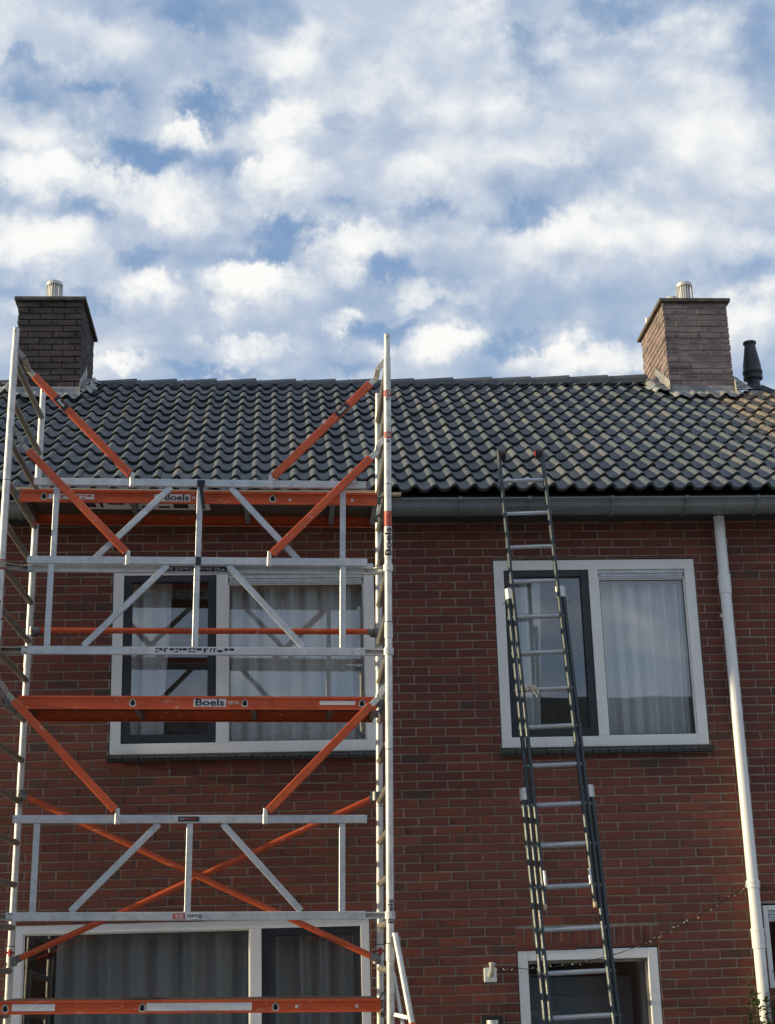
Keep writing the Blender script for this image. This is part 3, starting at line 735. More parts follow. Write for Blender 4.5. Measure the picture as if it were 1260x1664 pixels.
# front door: white frame, dark open leaf
d = empty('front_door', (0, 0, 0), H)
m = MB(); frame_rects(m, 1.687, 2.696, GZ + .02, 1.893, .072, .004, .10); bev(m.obj('frame', MT['white'], d), .005)
m = MB(); m.box((1.762, .055, 1.80), (2.624, .098, 1.818)); m.box((2.605, .03, GZ + .1), (2.6225, .098, 1.80)); m.obj('draught_strip', MT['alu_dark'], d)
m = MB(); m.box((-0, 0, 0), (.80, .045, 1.93)); m.box((.10, -.012, 1.0), (.70, 0, 1.80)); lf = m.obj('door_leaf', MT['doorleaf'], d); lf.location = (1.80, .26, GZ + .03); lf.rotation_euler = (0, 0, rad(12)); bev(lf)
m = MB(); m.box((2.66, .12, GZ + .1), (2.70, 1.5, 2.0)); m.obj('hall_wall', MT['white'], d)
# curtains: hung inside, separate things
def curt(x0, x1, z0, z1, y, amp, wl, mt, label, seed, gather=0.0, grp=None):
    n = int((x1 - x0) / .008); vs = []; fs = []; nz = 8
    for j in range(nz + 1):
        v = j / nz
        for i in range(n + 1):
            u = i / n; xx = x0 + (x1 - x0) * u
            xb = xx + gather * (1 - v) * (.5 - u) + .012 * mnoise.noise(Vector((xx * 3, seed, v * 2)))
            ph = xb / wl * 6.283 + 1.7 * mnoise.noise(Vector((xx * 4, seed, v * .5)))
            yy = y + amp * math.sin(ph) * (.75 + .6 * mnoise.noise(Vector((xx * 4 + 9, seed, 0)))) + .3 * amp * math.sin(ph * 2.3 + 1)
            vs.append((xb, yy, z0 + (z1 - z0) * v))
    for j in range(nz):
        for i in range(n): a = j * (n + 1) + i; fs.append((a, a + 1, a + n + 2, a + n + 1))
    m = MB(); m.add(vs, fs); o = m.obj('curtain', mt, None, True, 180); return tag(o, label, 'curtain', grp)
# transom light of the door: dark glass
m = MB(); m.box((1.76, .060, 1.30), (2.604, .066, 1.80)); m.obj('pane', MT['glass'], d)
curt(2.47, 3.17, 3.36, 4.66, .150, .040, .125, MT['curtain'], 'white net curtain in the right half of the upper right window', 3, .06)
curt(1.74, 2.02, 3.36, 4.74, .15, .036, .12, MT['curtain'], 'white net curtain drawn to the side behind the ladder', 5, .10)
curt(-.36, .68, 3.36, 4.70, .15, .040, .15, MT['curtain'], 'white net curtain in the wide pane of the upper left window', 8, .0)
curt(-1.13, -.80, 3.36, 4.70, .15, .028, .12, MT['curtain'], 'white net curtain drawn to the side behind the scaffold', 11, .10)
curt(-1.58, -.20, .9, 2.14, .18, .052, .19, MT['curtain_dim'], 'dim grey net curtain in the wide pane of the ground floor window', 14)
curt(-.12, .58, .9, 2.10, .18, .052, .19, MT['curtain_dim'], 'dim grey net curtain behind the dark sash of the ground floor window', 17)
# potted plant on the inner sill of the upper left window
pl = tag(empty('potted_plant', (-.80, .30, 3.36)), 'leafy green houseplant on the sill inside the upper left window', 'plant')
m = MB(); m.lathe([(.001, 0), (.05, 0), (.065, .08), (.055, .08)], (0, 0, 0), 16); m.obj('pot', MT['white'], pl, True)
m = MB(); rnd = random.Random(2)
for k in range(46):
    a = rnd.uniform(0, 6.28); e = rnd.uniform(.1, 1.3); L = rnd.uniform(.08, .17); d = Vector((math.cos(a) * math.cos(e), math.sin(a) * math.cos(e) * .7, math.sin(e))); p = Vector((0, 0, .08)); q_ = d.cross(Vector((0, 0, 1))).normalized() * .022
    m.add([p, p + d * L * .5 + q_, p + d * L + Vector((0, 0, -.03)), p + d * L * .5 - q_], [(0, 1, 2, 3)])
o = m.obj('foliage', MT['leaf'], pl); o['kind'] = 'stuff'

# ------------------------------------------------------------------ text helper
def text_mesh(name, body, size, mt, parent, loc, rot, bold=.0, ext=.0004, width=None):
    cu = bpy.data.curves.new('txt', 'FONT'); cu.body = body; cu.size = size; cu.align_x = 'CENTER'; cu.align_y = 'CENTER'; cu.offset = bold; cu.extrude = ext; cu.resolution_u = 4
    to = bpy.data.objects.new('txt', cu); C.objects.link(to); dg = bpy.context.evaluated_depsgraph_get(); me = bpy.data.meshes.new_from_object(to.evaluated_get(dg)); bpy.data.objects.remove(to); bpy.data.curves.remove(cu)
    if width and len(me.vertices):
        xs = [v.co.x for v in me.vertices]; s = width / (max(xs) - min(xs)); c = (max(xs) + min(xs)) / 2
        for v in me.vertices: v.co.x = (v.co.x - c) * s
    me.name = name; me.materials.clear(); me.materials.append(mt); o = put(name, me, parent, loc, rot); return o

# ------------------------------------------------------------------ scaffold tower
T = tag(empty('scaffold_tower', (-1.8631, -1.485, 0)), 'aluminium rolling scaffold tower with orange platforms and braces in front of the left windows', 'scaffold')
T.rotation_mode = 'YXZ'; T.rotation_euler = (0.026825, 0.020881, -0.008823)
LS, WS, ZT = 2.4984, 1.18, 5.975
RZ0, RS = 5.750, 0.28128
R_ST = .0245
joints = [3.97, 1.965]
for X in (0.0, LS):
    fr = empty('end_frame', (X, 0, 0), T)
    for Y in (0.0, WS):
        m = MB(); m.tube([(0, Y, GZ + .25), (0, Y, ZT - .17)], R_ST, 18); m.tube([(0, Y, ZT - .171), (0, Y, ZT)], R_ST * .86, 18, False)
        m.lathe([(R_ST * .86, 0), (R_ST * .74, 0), (R_ST * .74, -.16)], (0, Y, ZT), 18)
        st = m.obj('standard', MT['alu'], fr, True)
        for zj in joints: m = MB(); m.lathe([(R_ST, zj - .10), (R_ST + .0035, zj - .098), (R_ST + .0035, zj), (R_ST, zj + .002)], (0, Y, 0), 18); m.obj('spigot_sleeve', MT['alu'], fr, True)
        for zj in joints + [3.15 if Y == 0 else 2.9, 4.9]: m = MB(); m.lathe([(R_ST, zj + .003), (R_ST + .0015, zj + .004), (R_ST + .0015, zj + .007), (R_ST, zj + .008)], (0, Y, 0), 18); m.obj('joint_ring', MT['black'], fr, True)
        m = MB(); m.tube([(0, Y - .004 - R_ST * .8, ZT - .028), (0, Y - R_ST * .88, ZT - .028)], .005, 8); m.obj('pin_hole', MT['dark'], fr)
    k = 0; z = RZ0
    sgn = 1
    while z > .1:
        m = MB(); m.tube([(0, R_ST * .6, z), (0, WS - R_ST * .6, z)], .0215, 14); rg = m.obj('rung', MT['alu_dark'], fr, True)
        z -= RS
def bar(name, p0, p1, h, t, mt, parent): m = MB(); m.beam(p0, p1, h, t); return m.obj(name, MT[mt], parent)
def guardrail(ztop, zlow, Y, kind):
    gr = empty('guardrail', (0, 0, 0), T)
    bar('top_chord', (.165, Y, ztop), (2.358, Y, ztop), .050, .030, 'alu_bar', gr)
    bar('bottom_chord', (.158, Y, zlow), (2.348, Y, zlow), .052, .030, 'alu_bar', gr)
    for X in (.1645, 2.3585): bar('end_cap', (X - .004, Y, ztop), (X + .004, Y, ztop), .046, .026, 'black' if kind == 'C' else ('redplastic' if kind == 'A' else 'alu'), gr)
    for X in (.315, 1.255, 2.203): bar('upright', (X, Y + .002, zlow + .027), (X, Y + .002, ztop - .026), .038, .022, 'alu_bar', gr)
    for (a, b) in ((1.064, .545), (1.458, 1.950)): bar('diagonal', (b, Y + .003, zlow + .029), (a, Y + .003, ztop - .028), .040, .022, 'alu_bar', gr)
    # clamps from the lower chord to the standards
    for s, X0, X1 in ((-1, .158, .0), (1, 2.348, LS)):
        m = MB()
        for dz_ in (-.017, .017):
            m.beam((X0 + s * -.04, Y, zlow + dz_), (X0 + s * .05, Y + .020, zlow + dz_), .007, .045, Vector((0, 1, 0))); m.beam((X0 + s * .05, Y + .020, zlow + dz_), (X1 - s * .005, .030, zlow + dz_), .007, .045, Vector((0, 1, 0)))
        m.beam((X0 + s * .0, Y + .026, zlow), (X1 - s * .01, .048, zlow), .036, .006)
        m.lathe([(R_ST + .002, -.022), (R_ST + .008, -.022), (R_ST + .008, .022), (R_ST + .002, .022)], (X1, 0.0, zlow), 14)
        m.obj('clamp', MT['alu_dark'] if s < 0 else MT['alu'], gr)
    # telescopic arms: orange box section, curved hook at the standard
    for foot, el_, hk, st_, s in ((.806, (.792, .075), (.129, .735), (.012, .895), -1), (1.723, (1.740, .070), (2.385, .715), (LS - .012, .86), 1)):
        z = ztop
        dh = 0.0 if kind != 'C' else .02
        arm = bar('arm', (el_[0], Y - .012, z + el_[1] - .02), (hk[0], Y - .012, z + hk[1]), .050, .034, 'orange', gr)
        d_ = (Vector((hk[0], 0, z + hk[1])) - Vector((el_[0], 0, z + el_[1] - .02))).normalized()
        p0 = Vector((hk[0], Y - .010, z + hk[1])) ; p0 = p0 - d_ * .03
        p1 = p0 + d_ * .09 + Vector((0, .01, .002)); p2 = Vector((st_[0] - s * .05, .012, z + st_[1] - .055 - dh)); p3 = Vector((st_[0], .0, z + st_[1] - dh))
        m = MB()
        pts = [p0, p1, p1.lerp(p2, .5) + Vector((0, 0, -.008)), p2, p3]
        for a, b in zip(pts, pts[1:]): m.beam(a, b, .036, .026)
        m.obj('hook', MT['alu_dark'] if s < 0 else MT['alu'], arm)
        m = MB(); m.beam((foot, Y - .004, z - .024), (foot, Y - .004, z + .066), .026, .040); m.beam((foot, Y - .0, z - .030), (foot, Y - .0, z + .030), .032, .036); m.obj('foot_bracket', MT['alu'], arm)
        m = MB(); nrm = Vector((-d_.z, 0, d_.x)) * .012 * s
        for q_ in (.03, .06):
            c0 = Vector((hk[0], Y - .030, z + hk[1])) - d_ * q_; m.tube([c0, c0 + Vector((0, -.004, 0))], .005, 8)
        c0 = Vector((el_[0], Y - .030, z + el_[1] - .02)) + d_ * .03; m.tube([c0, c0 + Vector((0, -.004, 0))], .005, 8)
        m.obj('rivet', MT['steel'], arm)
        if kind == 'A':
            c0 = Vector((hk[0], Y - .0295, z + hk[1])) - d_ * .27; m = MB(); m.beam(c0 - d_ * .055, c0 + d_ * .055, .046, .001); lb = m.obj('label', MT['label_black'], arm)
            ang = math.atan2(d_.z, d_.x); ang = ang if s > 0 else ang - math.pi
            text_mesh('lettering', 'Boels', .03, MT['label_white'], arm, c0 + Vector((0, -.0015, 0)), (rad(90), -ang if s > 0 else -ang, 0), .0005, width=.06)
    return gr
gA = guardrail(4.924, 4.336, .085, 'A'); gB = guardrail(4.376, 3.783, .022, 'B'); gC = guardrail(2.722, 2.137, .022, 'C')
# platforms
def platform(zt, X0, X1, Y0=.20, Y1=.765, h=.085, drop=0):
    pf = empty('platform', (0, 0, 0), T)
    for Y, s in ((Y0, 1), (Y1, -1)):
        m = MB(); pr = [(0, 0), (-.012 * s, 0), (-.012 * s, -.014), (-.004 * s, -.020), (-.004 * s, -h + .010), (-.008 * s, -h + .006), (-.008 * s, -h), (.012 * s, -h), (.012 * s, -h + .004), (0.002 * s, -h + .010), (.002 * s, -.006), (0.0, -.006)]
        if s < 0: pr = pr[::-1]
        n = len(pr); m.add([(X0, Y + a, zt + b) for a, b in pr] + [(X1, Y + a, zt + b) for a, b in pr], [(i, (i + 1) % n, n + (i + 1) % n, n + i) for i in range(n)] + [tuple(range(n - 1, -1, -1)), tuple(range(n, 2 * n))])
        m.obj('side_beam', MT['orange'], pf)
    m = MB(); m.box((X0 + .01, Y0 + .004, zt - .012), (X1 - .01, Y1 - .004, zt - .001)); m.obj('deck', MT['deck'], pf)
    for X in (X0 + .012, X0 + .74, X0 + 1.50, X1 - .30, X1 - .012):
        m = MB(); m.box((X - .016, Y0 + .003, zt - h + .012), (X + .016, Y1 - .003, zt - .014)); m.obj('cross_member', MT['steel'], pf)
    for X, s in ((X0, -1), (X1, 1)):
        for Y in (Y0 + .05, Y1 - .05):
            m = MB(); xe = 0.0 if s < 0 else LS
            m.beam((X, Y, zt - .035), (xe - s * .03, Y, zt - .035), .05, .03); m.beam((xe - s * .03, Y, zt - .02), (xe - s * .01, Y, zt + .024), .012, .03); m.beam((xe - s * .015, Y, zt + .022), (xe + s * .028, Y, zt + .012), .010, .03)
            m.obj('hook', MT['steel'], pf)
    return pf
m_, q, b = mat('phenolic_deck'); setc(q, b, q.mix(q.noise(objc(q), 12, 4).outputs[0], (.035, .025, .02), (.09, .07, .055)), .6); MT['deck'] = m_
P1 = platform(4.903, .055, 2.438); P2 = platform(3.520, .125, 2.430); P3 = platform(1.644, .100, 2.448, h=.080)
YF = .20 - .0045
def marks(parent, Xc, z, y, w, h, mt, n, seed):
    rnd = random.Random(seed); m = MB(); t = Xc - w / 2
    while t < Xc + w / 2 - .004:
        q_ = rnd.uniform(.35, 1.1) * w / n; k = rnd.randrange(4)
        if k == 0: m.box((t, y - .0004, z - h / 2), (t + q_ * .35, y, z + h / 2)); m.box((t + q_ * .36, y - .0004, z + h * .25), (t + q_ * .75, y, z + h / 2))
        elif k == 1: m.box((t, y - .0004, z + h * .15), (t + q_ * .75, y, z + h / 2)); m.box((t, y - .0004, z - h / 2), (t + q_ * .75, y, z - h * .2))
        elif k == 2: m.box((t, y - .0004, z - h / 2), (t + q_ * .7, y, z + h * .1))
        else: m.box((t, y - .0004, z - h * .1), (t + q_ * .75, y, z + h / 2))
        t += q_
    return m.obj('lettering', MT[mt], parent)
def hole(pf, X, Z):
    m = MB(); vs = []; pts = [(0, .020), (.012, .008), (.016, -.010), (.008, -.020), (-.008, -.020), (-.016, -.010), (-.012, .008)]
    m.add([(X + a, YF - .0035, Z + b) for a, b in pts], [tuple(range(6, -1, -1))]); m.add([(X + a * 1.45, YF - .002, Z + b * 1.35) for a, b in pts] , [tuple(range(6, -1, -1))]); m.mi[-1] = 1
    m.obj('grip_hole', [MT['dark'], MT['alu']], pf)
def label(pf, X0, X1, Z0, Z1, mt): m = MB(); m.box((X0, YF - .0022, Z0), (X1, YF + .002, Z1)); return m.obj('label', MT[mt], pf)
def px2(x, z=None): return x
# platform 1 label run
hole(P1, .215, 4.858); hole(P1, 1.735, 4.858)
label(P1, .245, .545, 4.838, 4.874, 'label_white'); marks(P1, .40, 4.856, YF - .0024, .25, .022, 'label_red', 6, 9)
label(P1, .945, 1.185, 4.830, 4.880, 'label_white'); text_mesh('lettering', 'Boels', .058, MT['ink'], P1, (1.095, YF - .003, 4.855), (rad(90), 0, 0), .0012, width=.16)
text_mesh('lettering', 'RENTAL', .03, MT['label_white'], P1, (1.225, YF - .003, 4.855), (rad(90), 0, 0), width=.055)
# platform 2
hole(P2, .855, 3.478); hole(P2, 1.575, 3.478); hole(P2, 2.335, 3.478)
label(P2, 1.245, 1.455, 3.452, 3.505, 'label_white'); text_mesh('lettering', 'Boels', .060, MT['ink'], P2, (1.350, YF - .003, 3.478), (rad(90), 0, 0), .0013, width=.185)
text_mesh('lettering', 'RENTAL', .03, MT['label_white'], P2, (1.505, YF - .003, 3.478), (rad(90), 0, 0), width=.07)
label(P2, 2.06, 2.29, 3.466, 3.492, 'label_white')
# platform 3
hole(P3, .155, 1.60); hole(P3, .985, 1.60); hole(P3, 1.80, 1.60)
label(P3, .195, .455, 1.583, 1.624, 'label_white'); label(P3, 1.01, 1.655, 1.579, 1.627, 'label_white')
for pf, xs_, z in ((P1, (1.85, 2.27), 4.85), (P3, (1.93, 2.30), 1.60)):
    for X in xs_:
        m = MB(); m.tube([(X, YF - .004, z), (X, YF, z)], .010, 12); m.obj('bolt', MT['alu'], pf, True)
# printed underside strip of the top platform
m = MB(); m.box((.42, .30, 4.872), (1.30, .55, 4.8745)); m.obj('label', MT['label_white'], P1)
um = marks(P1, 0, 0, 0, .80, .17, 'ink', 6, 12); um.rotation_euler = (rad(90), 0, 0); um.location = (.86, .42, 4.8712)
# chord labels (stuck on upside down)
def chord_label(gr, Xc, z, Y, w, h, mt, txt, tmt, tw, dx=0):
    m = MB(); m.box((Xc - w / 2, Y - .0162, z - h / 2), (Xc + w / 2, Y - .012, z + h / 2)); m.obj('label', MT[mt], gr)
    text_mesh('lettering', txt, h * 1.05, MT[tmt], gr, (Xc + dx, Y - .0170, z), (rad(90), math.pi, 0), .0004, width=tw)
marks(gB, 1.255, 3.786, .0064, .50, .026, 'ink', 11, 3)
m = MB(); m.box((1.025, .0688, 4.319), (1.445, .0730, 4.353)); m.obj('label', MT['label_black'], gA); marks(gA, 1.235, 4.336, .0684, .36, .018, 'alu_bar', 12, 5)
m = MB(); m.box((1.183, .0058, 2.707), (1.313, .0100, 2.737)); m.obj('label', MT['label_black'], gC); marks(gC, 1.262, 2.722, .0054, .06, .013, 'label_red', 6, 7); marks(gC, 1.208, 2.722, .0054, .03, .008, 'label_white', 5, 8)
chord_label(gC, 1.205, 2.137, .022, .075, .036, 'label_red', 'RENTAL', 'label_white', .05)
chord_label(gC, 1.300, 2.137, .022, .105, .036, 'label_white', 'Boels', 'ink', .09)
# black strap and latch at the middle upright
m = MB(); m.beam((1.262, .066, 4.94), (1.262, .066, 4.90), .05, .02); m.beam((1.258, .058, 4.925), (1.285, .060, 4.74), .024, .008); m.obj('strap', MT['black'], gA)
m = MB(); m.beam((1.262, .004, 4.40), (1.262, .004, 4.35), .036, .012); m.obj('strap', MT['black'], gB)
# round orange braces on the rear standards
def brace(a, b, Y):
    A = Vector((a[0], Y, a[1])); B = Vector((b[0], Y, b[1])); d = (B - A).normalized()
    m = MB(); m.tube([A + d * .035, B - d * .035], .0215, 14); br = m.obj('brace', MT['orange'], T, True)
    for P, s in ((A, 1), (B, -1)):
        m = MB(); m.tube([P - d * s * .01, P + d * s * .055], .0245, 12); m.lathe([(R_ST + .002, -.03), (R_ST + .011, -.03), (R_ST + .011, .03), (R_ST + .002, .03)], (P.x, WS, P.z), 12); m.obj('claw', MT['steel'], br, True)
brace((.030, 4.139), (2.468, 4.144), WS - .03); brace((.010, 2.985), (2.480, 1.875), WS - .03); brace((2.480, 2.975), (.010, 1.872), WS + .025)
# stickers on the front right standard
def wrap(name, z0, z1, mt, parent, X=LS): m = MB(); m.lathe([(R_ST + .0012, z0), (R_ST + .0016, (z0 + z1) / 2), (R_ST + .0012, z1)], (X, 0, 0), 18); return m.obj(name, MT[mt], parent, True)
wrap('label', 4.615, 4.720, 'label_red', T)
wrap('label', 4.400, 4.614, 'alu_white', T) if 'alu_white' in MT else wrap('label', 4.400, 4.614, 'label_white', T)
text_mesh('lettering', 'Boels', .058, MT['ink'], T, (LS + .002, -R_ST - .0045, 4.510), (rad(90), -rad(90), 0), .0012, width=.19)
for z, t in ((5.52, '23'), (5.225, '2a')):
    wrap('label', z, z + .045, 'label_red', T); text_mesh('lettering', t, .035, MT['label_white'], T, (LS, -R_ST - .0035, z + .022), (rad(90), 0, 0), .0006)
    text_mesh('lettering', t, .032, MT['ink'], T, (LS, -R_ST - .0025, z - .020), (rad(90), 0, 0), .0006)
text_mesh('lettering', 'Boels', .05, MT['ink'], T, (.0, -R_ST - .003, 4.02), (rad(90), -rad(90), 0), .0008, width=.16)
text_mesh('lettering', 'Boels', .05, MT['ink'], T, (LS + .004, -R_ST - .003, 2.16), (rad(90), -rad(90), 0), .0004, width=.14)
wrap('label', 4.30, 4.37, 'label_red', T, 0.0)
# stabiliser outrigger
og = empty('stabiliser', (0, 0, 0), T)
A = Vector((LS + .028, -.03, 2.03)); B = Vector((LS + .40, -.62, -.15)); 
m = MB(); m.tube([A, A.lerp(B, .245)], .0190, 14); m.obj('inner_tube', MT['alu'], og, True)
m = MB(); m.tube([A.lerp(B, .238), B], .0225, 14); m.obj('outer_tube', MT['orange'], og, True)
m = MB(); m.tube([(LS + .02, .05, 1.80), (LS + .085, -.03, 1.42), (LS + .28, -.30, .2)], .013, 12); m.obj('lower_strut', MT['alu'], og, True)
m = MB(); m.beam((LS + .025, -.03, 1.555), (LS + .10, -.11, 1.540), .026, .018); m.obj('coupler', MT['steel'], og)
m = MB(); m.beam((LS, -.03, 1.985), (LS + .06, -.03, 1.985), .05, .03); m.obj('coupler', MT['alu_dark'], og)
# locking claws where spigots meet
for X in (0, LS):
    m = MB(); m.tube([(X - .035, WS - .025, 1.93), (X + .03, WS - .028, 1.93)], .007, 8); m.tube([(X, WS - .03, 1.95), (X, WS - .03, 1.905)], .012, 8); m.obj('locking_pin', MT['redplastic'], T, True)
for X in (0, LS):
    for Y in (0, WS):
        m = MB(); m.tube([(X - .015, Y, GZ + .07), (X + .015, Y, GZ + .07)], .07, 20); m.tube([(X, Y, GZ + .07), (X, Y, GZ + .28)], .018, 10); m.obj('castor', MT['black'], T, True)

# ------------------------------------------------------------------ ladder
LD = tag(empty('extension_ladder', (0, 0, 0)), 'tall dark green three-section extension ladder leaning on the gutter beside the right window', 'ladder')
Pl = Vector((1.8464, -.4233, 5.2781)); dl = Vector((.01748331, -.18055632, -.98340925)).normalized(); rl = Vector((math.cos(-.0267), math.sin(-.0267), 0)); rl = (rl - dl * rl.dot(dl)).normalized(); nl = rl.cross(dl).normalized()
if nl.y > 0: nl = -nl
SL = .2778; Lmax = (Pl.z - GZ) / -dl.z
def section(width, t0, t1, off, first, seed, label=None):
    s = empty('ladder_section', (0, 0, 0), LD); 
    for sd_ in (-1, 1):
        m = MB(); A = Pl + rl * sd_ * width / 2 + nl * off + dl * t0; B = Pl + rl * sd_ * width / 2 + nl * off + dl * t1
        m.beam(A, B, .026, .050, nl, .3); m.obj('rail', MT['rail'], s)
    k = first
    while k * SL < t1 - .02:
        if k * SL > t0 + .02:
            c = Pl + nl * off + dl * (k * SL); m = MB(); m.beam(c - rl * (width / 2 - .013), c + rl * (width / 2 - .013), .028, .030, nl, .35); m.beam(c - rl * (width / 2 + .017), c + rl * (width / 2 + .017), .020, .020, nl, .35); m.obj('rung', MT['rung'], s)
        k += 1
    return s
s1 = section(.331, -.26, 11.42 * SL, .0, 0, 1); s2 = section(.402, 3.30 * SL, min(22 * SL, Lmax - .3), -.012, 4, 2); s3 = section(.472, 8.66 * SL, Lmax - .02, -.024, 9, 3)
for (wd, t, off, s) in ((.402, 3.30 * SL, -.012, s2), (.472, 8.66 * SL, -.024, s3)):
    for sd_ in (-1, 1):
        c = Pl + nl * (off - .002) + dl * t + rl * sd_ * (wd / 2 - .018); m = MB(); m.beam(c - dl * .03, c + dl * .055, .072, .064, nl, .25); m.obj('guide_bracket', MT['pot'], s)
        c2 = Pl + nl * (off + .0) + dl * (t + .08) + rl * sd_ * (wd / 2 + .013); m = MB(); m.tube([c2, c2 + rl * sd_ * .03], .004, 6); m.obj('bolt', MT['steel'], s)
for sd_ in (-1, 1):
    c = Pl - dl * .225 + rl * sd_ * (.331 / 2 - .036) - nl * .0; m = MB(); m.tube([c - rl * .014, c + rl * .014], .036, 22); wh = m.obj('wheel', MT['black'], s1, True)
    m = MB(); a = c - rl * .019; b2 = c - rl * .0145; m.tube([a, b2], .024, 16); a = c + rl * .0145; b2 = c + rl * .019; m.tube([a, b2], .024, 16); m.obj('hub', MT['redplastic'], wh, True)
    c3 = Pl - dl * .215 + rl * sd_ * .1655; m = MB(); m.tube([c3 - rl * .035 * 1, c3 + rl * .035], .004, 6); m.obj('axle', MT['steel'], s1)
    m = MB(); c4 = Pl + dl * 11.42 * SL + rl * sd_ * .1655; m.beam(c4 - dl * .01, c4 + dl * .035, .022, .044, nl, .3); m.obj('rubber_foot', MT['timber'], s1)
    m = MB(); c5 = Pl + dl * 10.65 * SL + rl * sd_ * .150 + nl * .03; m.beam(c5, c5 + dl * .10, .018, .02, nl, .2); m.obj('latch', MT['alu'], s1)
m = MB(); rnd = random.Random(8); c = Pl + dl * 6 * SL + nl * .02 - rl * .125
pts = []
for k in range(60): a = k * .9; pts.append(c + rl * (-.02 + .0012 * k + .006 * math.sin(k * 1.7)) + Vector((0, math.cos(a) * .021, math.sin(a) * .021)))
m.tube(pts, .0035, 6)
for q_ in ((.02, -.05), (.035, -.07), (.05, -.04)): m.tube([c + rl * q_[0], c + rl * (q_[0] + .01) + Vector((0, -.02, q_[1] * .6)), c + rl * (q_[0] + .02) + Vector((0, -.02, q_[1]))], .0035, 6)
tag(m.obj('rope', MT['rope'], None, True), 'short pale rope knotted round a rung of the ladder in front of the right window', 'rope')

# ------------------------------------------------------------------ small things on and around the facade
m = MB(); pts = [(-2.6, -.37, 5.262), (-1.7, -.368, 5.244), (-1.31, -.366, 5.234), (-.4, -.365, 5.218), (.76, -.363, 5.210)]
for a, b in zip(pts, pts[1:]): m.beam(a, b, .022, .045)
tag(m.obj('timber_batten', MT['timber']), 'long pale timber batten lying along the tile edge behind the top scaffold platform', 'batten')
m = MB(); m.beam((.25, -.40, 5.182), (.925, -.40, 5.180), .024, .045)
tag(m.obj('timber_batten', MT['timber']), 'short pale batten end sticking out on the gutter right of the scaffold pole', 'batten')
# flue outlet
fl = tag(empty('flue_outlet', (1.484, 0, 1.738)), 'white wall flue outlet on square plate left of the front door', 'vent')
m = MB(); m.box((-.046, -.012, -.055), (.046, .004, .045)); bev(m.obj('plate', MT['white_pvc'], fl), .008)
m = MB(); m.tube([(.0, -.005, -.005), (.0, -.05, .0), (.003, -.075, .03), (.004, -.095, .075)], .019, 14); m.lathe([(.0225, 0), (.024, .012), (.019, .018)], (.004, -.093, .062), 14); m.obj('spout', MT['pot'], fl, True)
m = MB(); m.tube([(.0045, -.0955, .0765), (.0047, -.097, .080)], .014, 12); m.obj('spout_mouth', MT['dark'], fl)
lp = tag(empty('wall_lamp', (1.476, 0, 1.30)), 'black and steel wall lamp at the bottom edge beside the front door', 'lamp')
m = MB(); m.box((-.075, -.05, .10), (.075, .004, .158)); bev(m.obj('housing', MT['black'], lp))
m = MB(); m.tube([(0, -.075, -.1), (0, -.075, .13)], .042, 20); m.obj('cylinder', MT['alu'], lp, True)
# string lights
SLt = tag(empty('string_lights', (0, 0, 0)), 'thin string of small lights from the flue over the door to the downpipe', 'string lights')
wp = [(1.52, -.02, 1.776), (1.662, -.03, 1.773), (1.758, -.035, 1.765), (1.934, -.035, 1.776), (2.112, -.035, 1.794), (2.291, -.035, 1.832), (2.426, -.03, 1.862), (2.586, -.025, 1.913), (2.747, -.02, 1.985), (2.98, -.02, 2.085), (3.193, -.03, 2.197), (3.372, -.06, 2.295)]
m = MB(); m.tube(wp, .0022, 5); m.tube([(p[0], p[1] - .003, p[2] + .004 * math.sin(i * 2.0)) for i, p in enumerate(wp)], .0018, 5); m.obj('wire', MT['wire'], SLt)
rnd = random.Random(12); bm_ = MB(); bm_.beam((0, 0, 0), (0, 0, -.018), .0045, .0045); bme = bm_.mesh('bulb', MT['bulb'])
for i in range(len(wp) - 1):
    a, b = Vector(wp[i]), Vector(wp[i + 1]); n = int((b - a).length / .035)
    for k in range(n):
        if rnd.random() < .72: put('bulb', bme, SLt, a.lerp(b, (k + .5) / n), (rnd.uniform(-.6, .6), rnd.uniform(-2.6, 2.6), 0))
m = MB(); m.tube([(1.50, -.006, 1.68), (1.505, -.006, 1.60), (1.53, -.006, 1.50), (1.54, -.02, 1.45)], .003, 6); tag(m.obj('cable', MT['wire']), 'thin dark cable running down the bricks under the flue', 'cable')
# climbing shrub at the foot of the downpipe
SH = tag(empty('climbing_shrub', (3.45, -.22, GZ)), 'leafy green climbing shrub in front of the foot of the white downpipe', 'shrub')
rnd = random.Random(31); ms = MB(); ml = MB()
for k in range(22):
    bx_, h_ = rnd.uniform(-.22, .35), 1.8
    if k < 4: bx_ = (-.17, .04, .07, .16)[k]; h_ = (1.93, 2.02, 1.88, 1.92)[k]
    else: h_ = rnd.uniform(1.62, 1.84)
    x0 = bx_; y0 = rnd.uniform(-.1, .06); pts = []
    for i in range(9):
        t = i / 8; pts.append((x0 + .03 * math.sin(t * 5 + k), y0 + .03 * math.cos(t * 4 + k), h_ * t))
    ms.tube(pts, .004, 5, radii=[.008 - .006 * i / 8 for i in range(9)])
    for q_ in range(95):
        t = .55 + .45 * rnd.random(); i = min(7, int(t * 8)); p = Vector(pts[i]).lerp(Vector(pts[i + 1]), t * 8 - i); a = rnd.uniform(0, 6.28); L = rnd.uniform(.028, .055); d_ = Vector((math.cos(a), math.sin(a), rnd.uniform(-.2, .9))).normalized(); s_ = d_.cross(Vector((rnd.uniform(-.4, .4), rnd.uniform(-.4, .4), 1))).normalized() * L * .3
        ml.add([p, p + d_ * L * .45 + s_, p + d_ * L, p + d_ * L * .45 - s_], [(0, 1, 2, 3)])
ms.obj('stems', MT['stem'], SH); o = ml.obj('leaves', MT['leaf'], SH); o['kind'] = 'stuff'

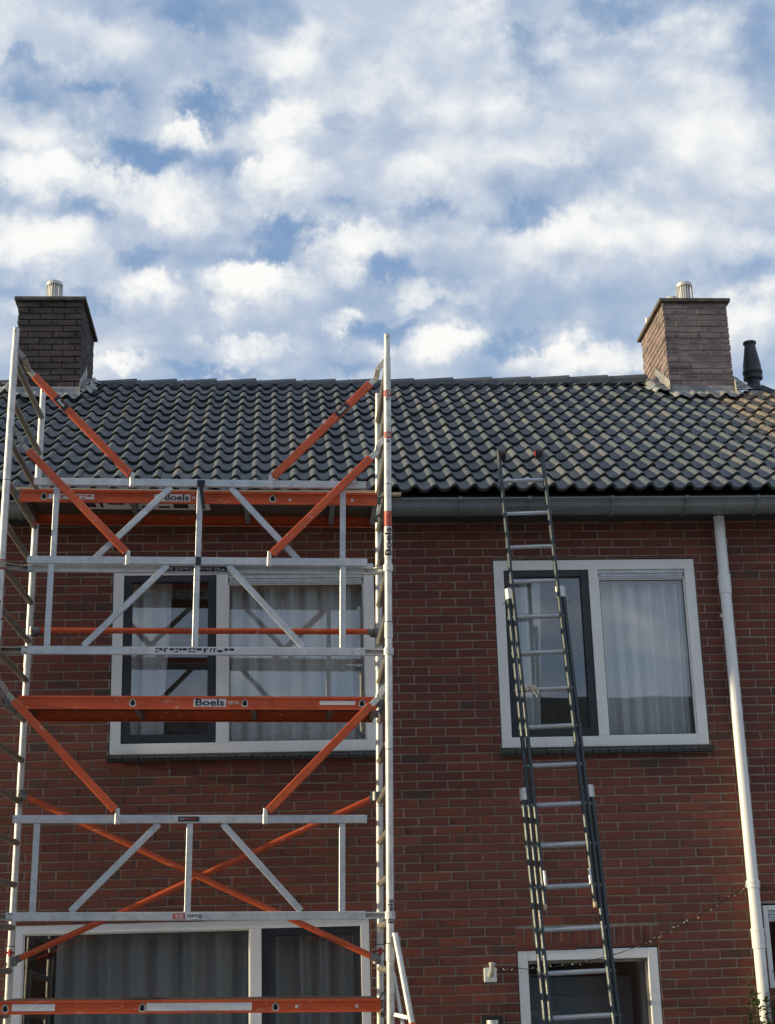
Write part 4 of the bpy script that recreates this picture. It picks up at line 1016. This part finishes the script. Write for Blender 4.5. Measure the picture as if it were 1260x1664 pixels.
# ------------------------------------------------------------------ far side of the street (seen only in the panes)
def far_house(x0, x1, y0, hr, label):
    y0 = -24; hr = 8.75
    h = tag(empty('opposite_house', ((x0 + x1) / 2, y0, 0)), label, 'house', 'houses across the street'); cx = (x1 - x0) / 2; hz = 5.1
    m = MB(); m.box((-cx, -7, GZ), (cx, 0, hz)); m.obj('wall', MT['brick'], h)
    m = MB(); m.add([(-cx - .2, .4, hz - .1), (cx + .2, .4, hz - .1), (cx + .2, -3.5, hr), (-cx - .2, -3.5, hr), (-cx - .2, -7.4, hz - .1), (cx + .2, -7.4, hz - .1)], [(0, 1, 2, 3), (3, 2, 5, 4), (0, 3, 4), (1, 5, 2)]); m.obj('roof', MT['rooftile_far'], h)
    if abs(x0) > 10.8: m = MB(); m.box((cx * .5, -3.9, hr - .3), (cx * .5 + .7, -3.2, hr + .9)); m.obj('chimney', MT['brick_chim_dark'], h)
    for wx in (-cx * .55, cx * .35):
        for wz in (.8, 3.3):
            m = MB(); frame_rects(m, wx - .7, wx + .7, wz, wz + 1.4, .08, -.0, .04); w_ = m.obj('window', MT['sash'], h); m = MB(); m.box((wx - .62, .004, wz + .08), (wx + .62, .012, wz + 1.32)); m.obj('pane', MT['sash'], w_)
far_house(-22, -15.4, -31, 8.3, 'house across the street with plain gable roof, first of its row'); far_house(-15.3, -8.8, -31, 8.3, 'second house of the row across the street')
far_house(-8.7, -2.2, -31, 8.3, 'third house of the row across the street'); far_house(-2.1, 4.3, -31, 8.3, 'fourth house of the row across the street'); far_house(4.4, 10.8, -31, 8.3, 'fifth house of the row across the street')
far_house(10.9, 17.4, -31, 8.3, 'last house of the row across the street')

# stand every root Empty at the foot of its thing (children keep their places)
for root, base in ((LD, Vector((1.944, -1.43, GZ))), (SLt, Vector((1.52, -.02, 1.776))), (H, Vector((1.0, 0, GZ))), (HL, Vector((-5.6, 0, GZ))), (HR, Vector((7.6, 0, GZ)))):
    root.location = base
    for ch in root.children: ch.matrix_parent_inverse = Matrix.Translation(-base)
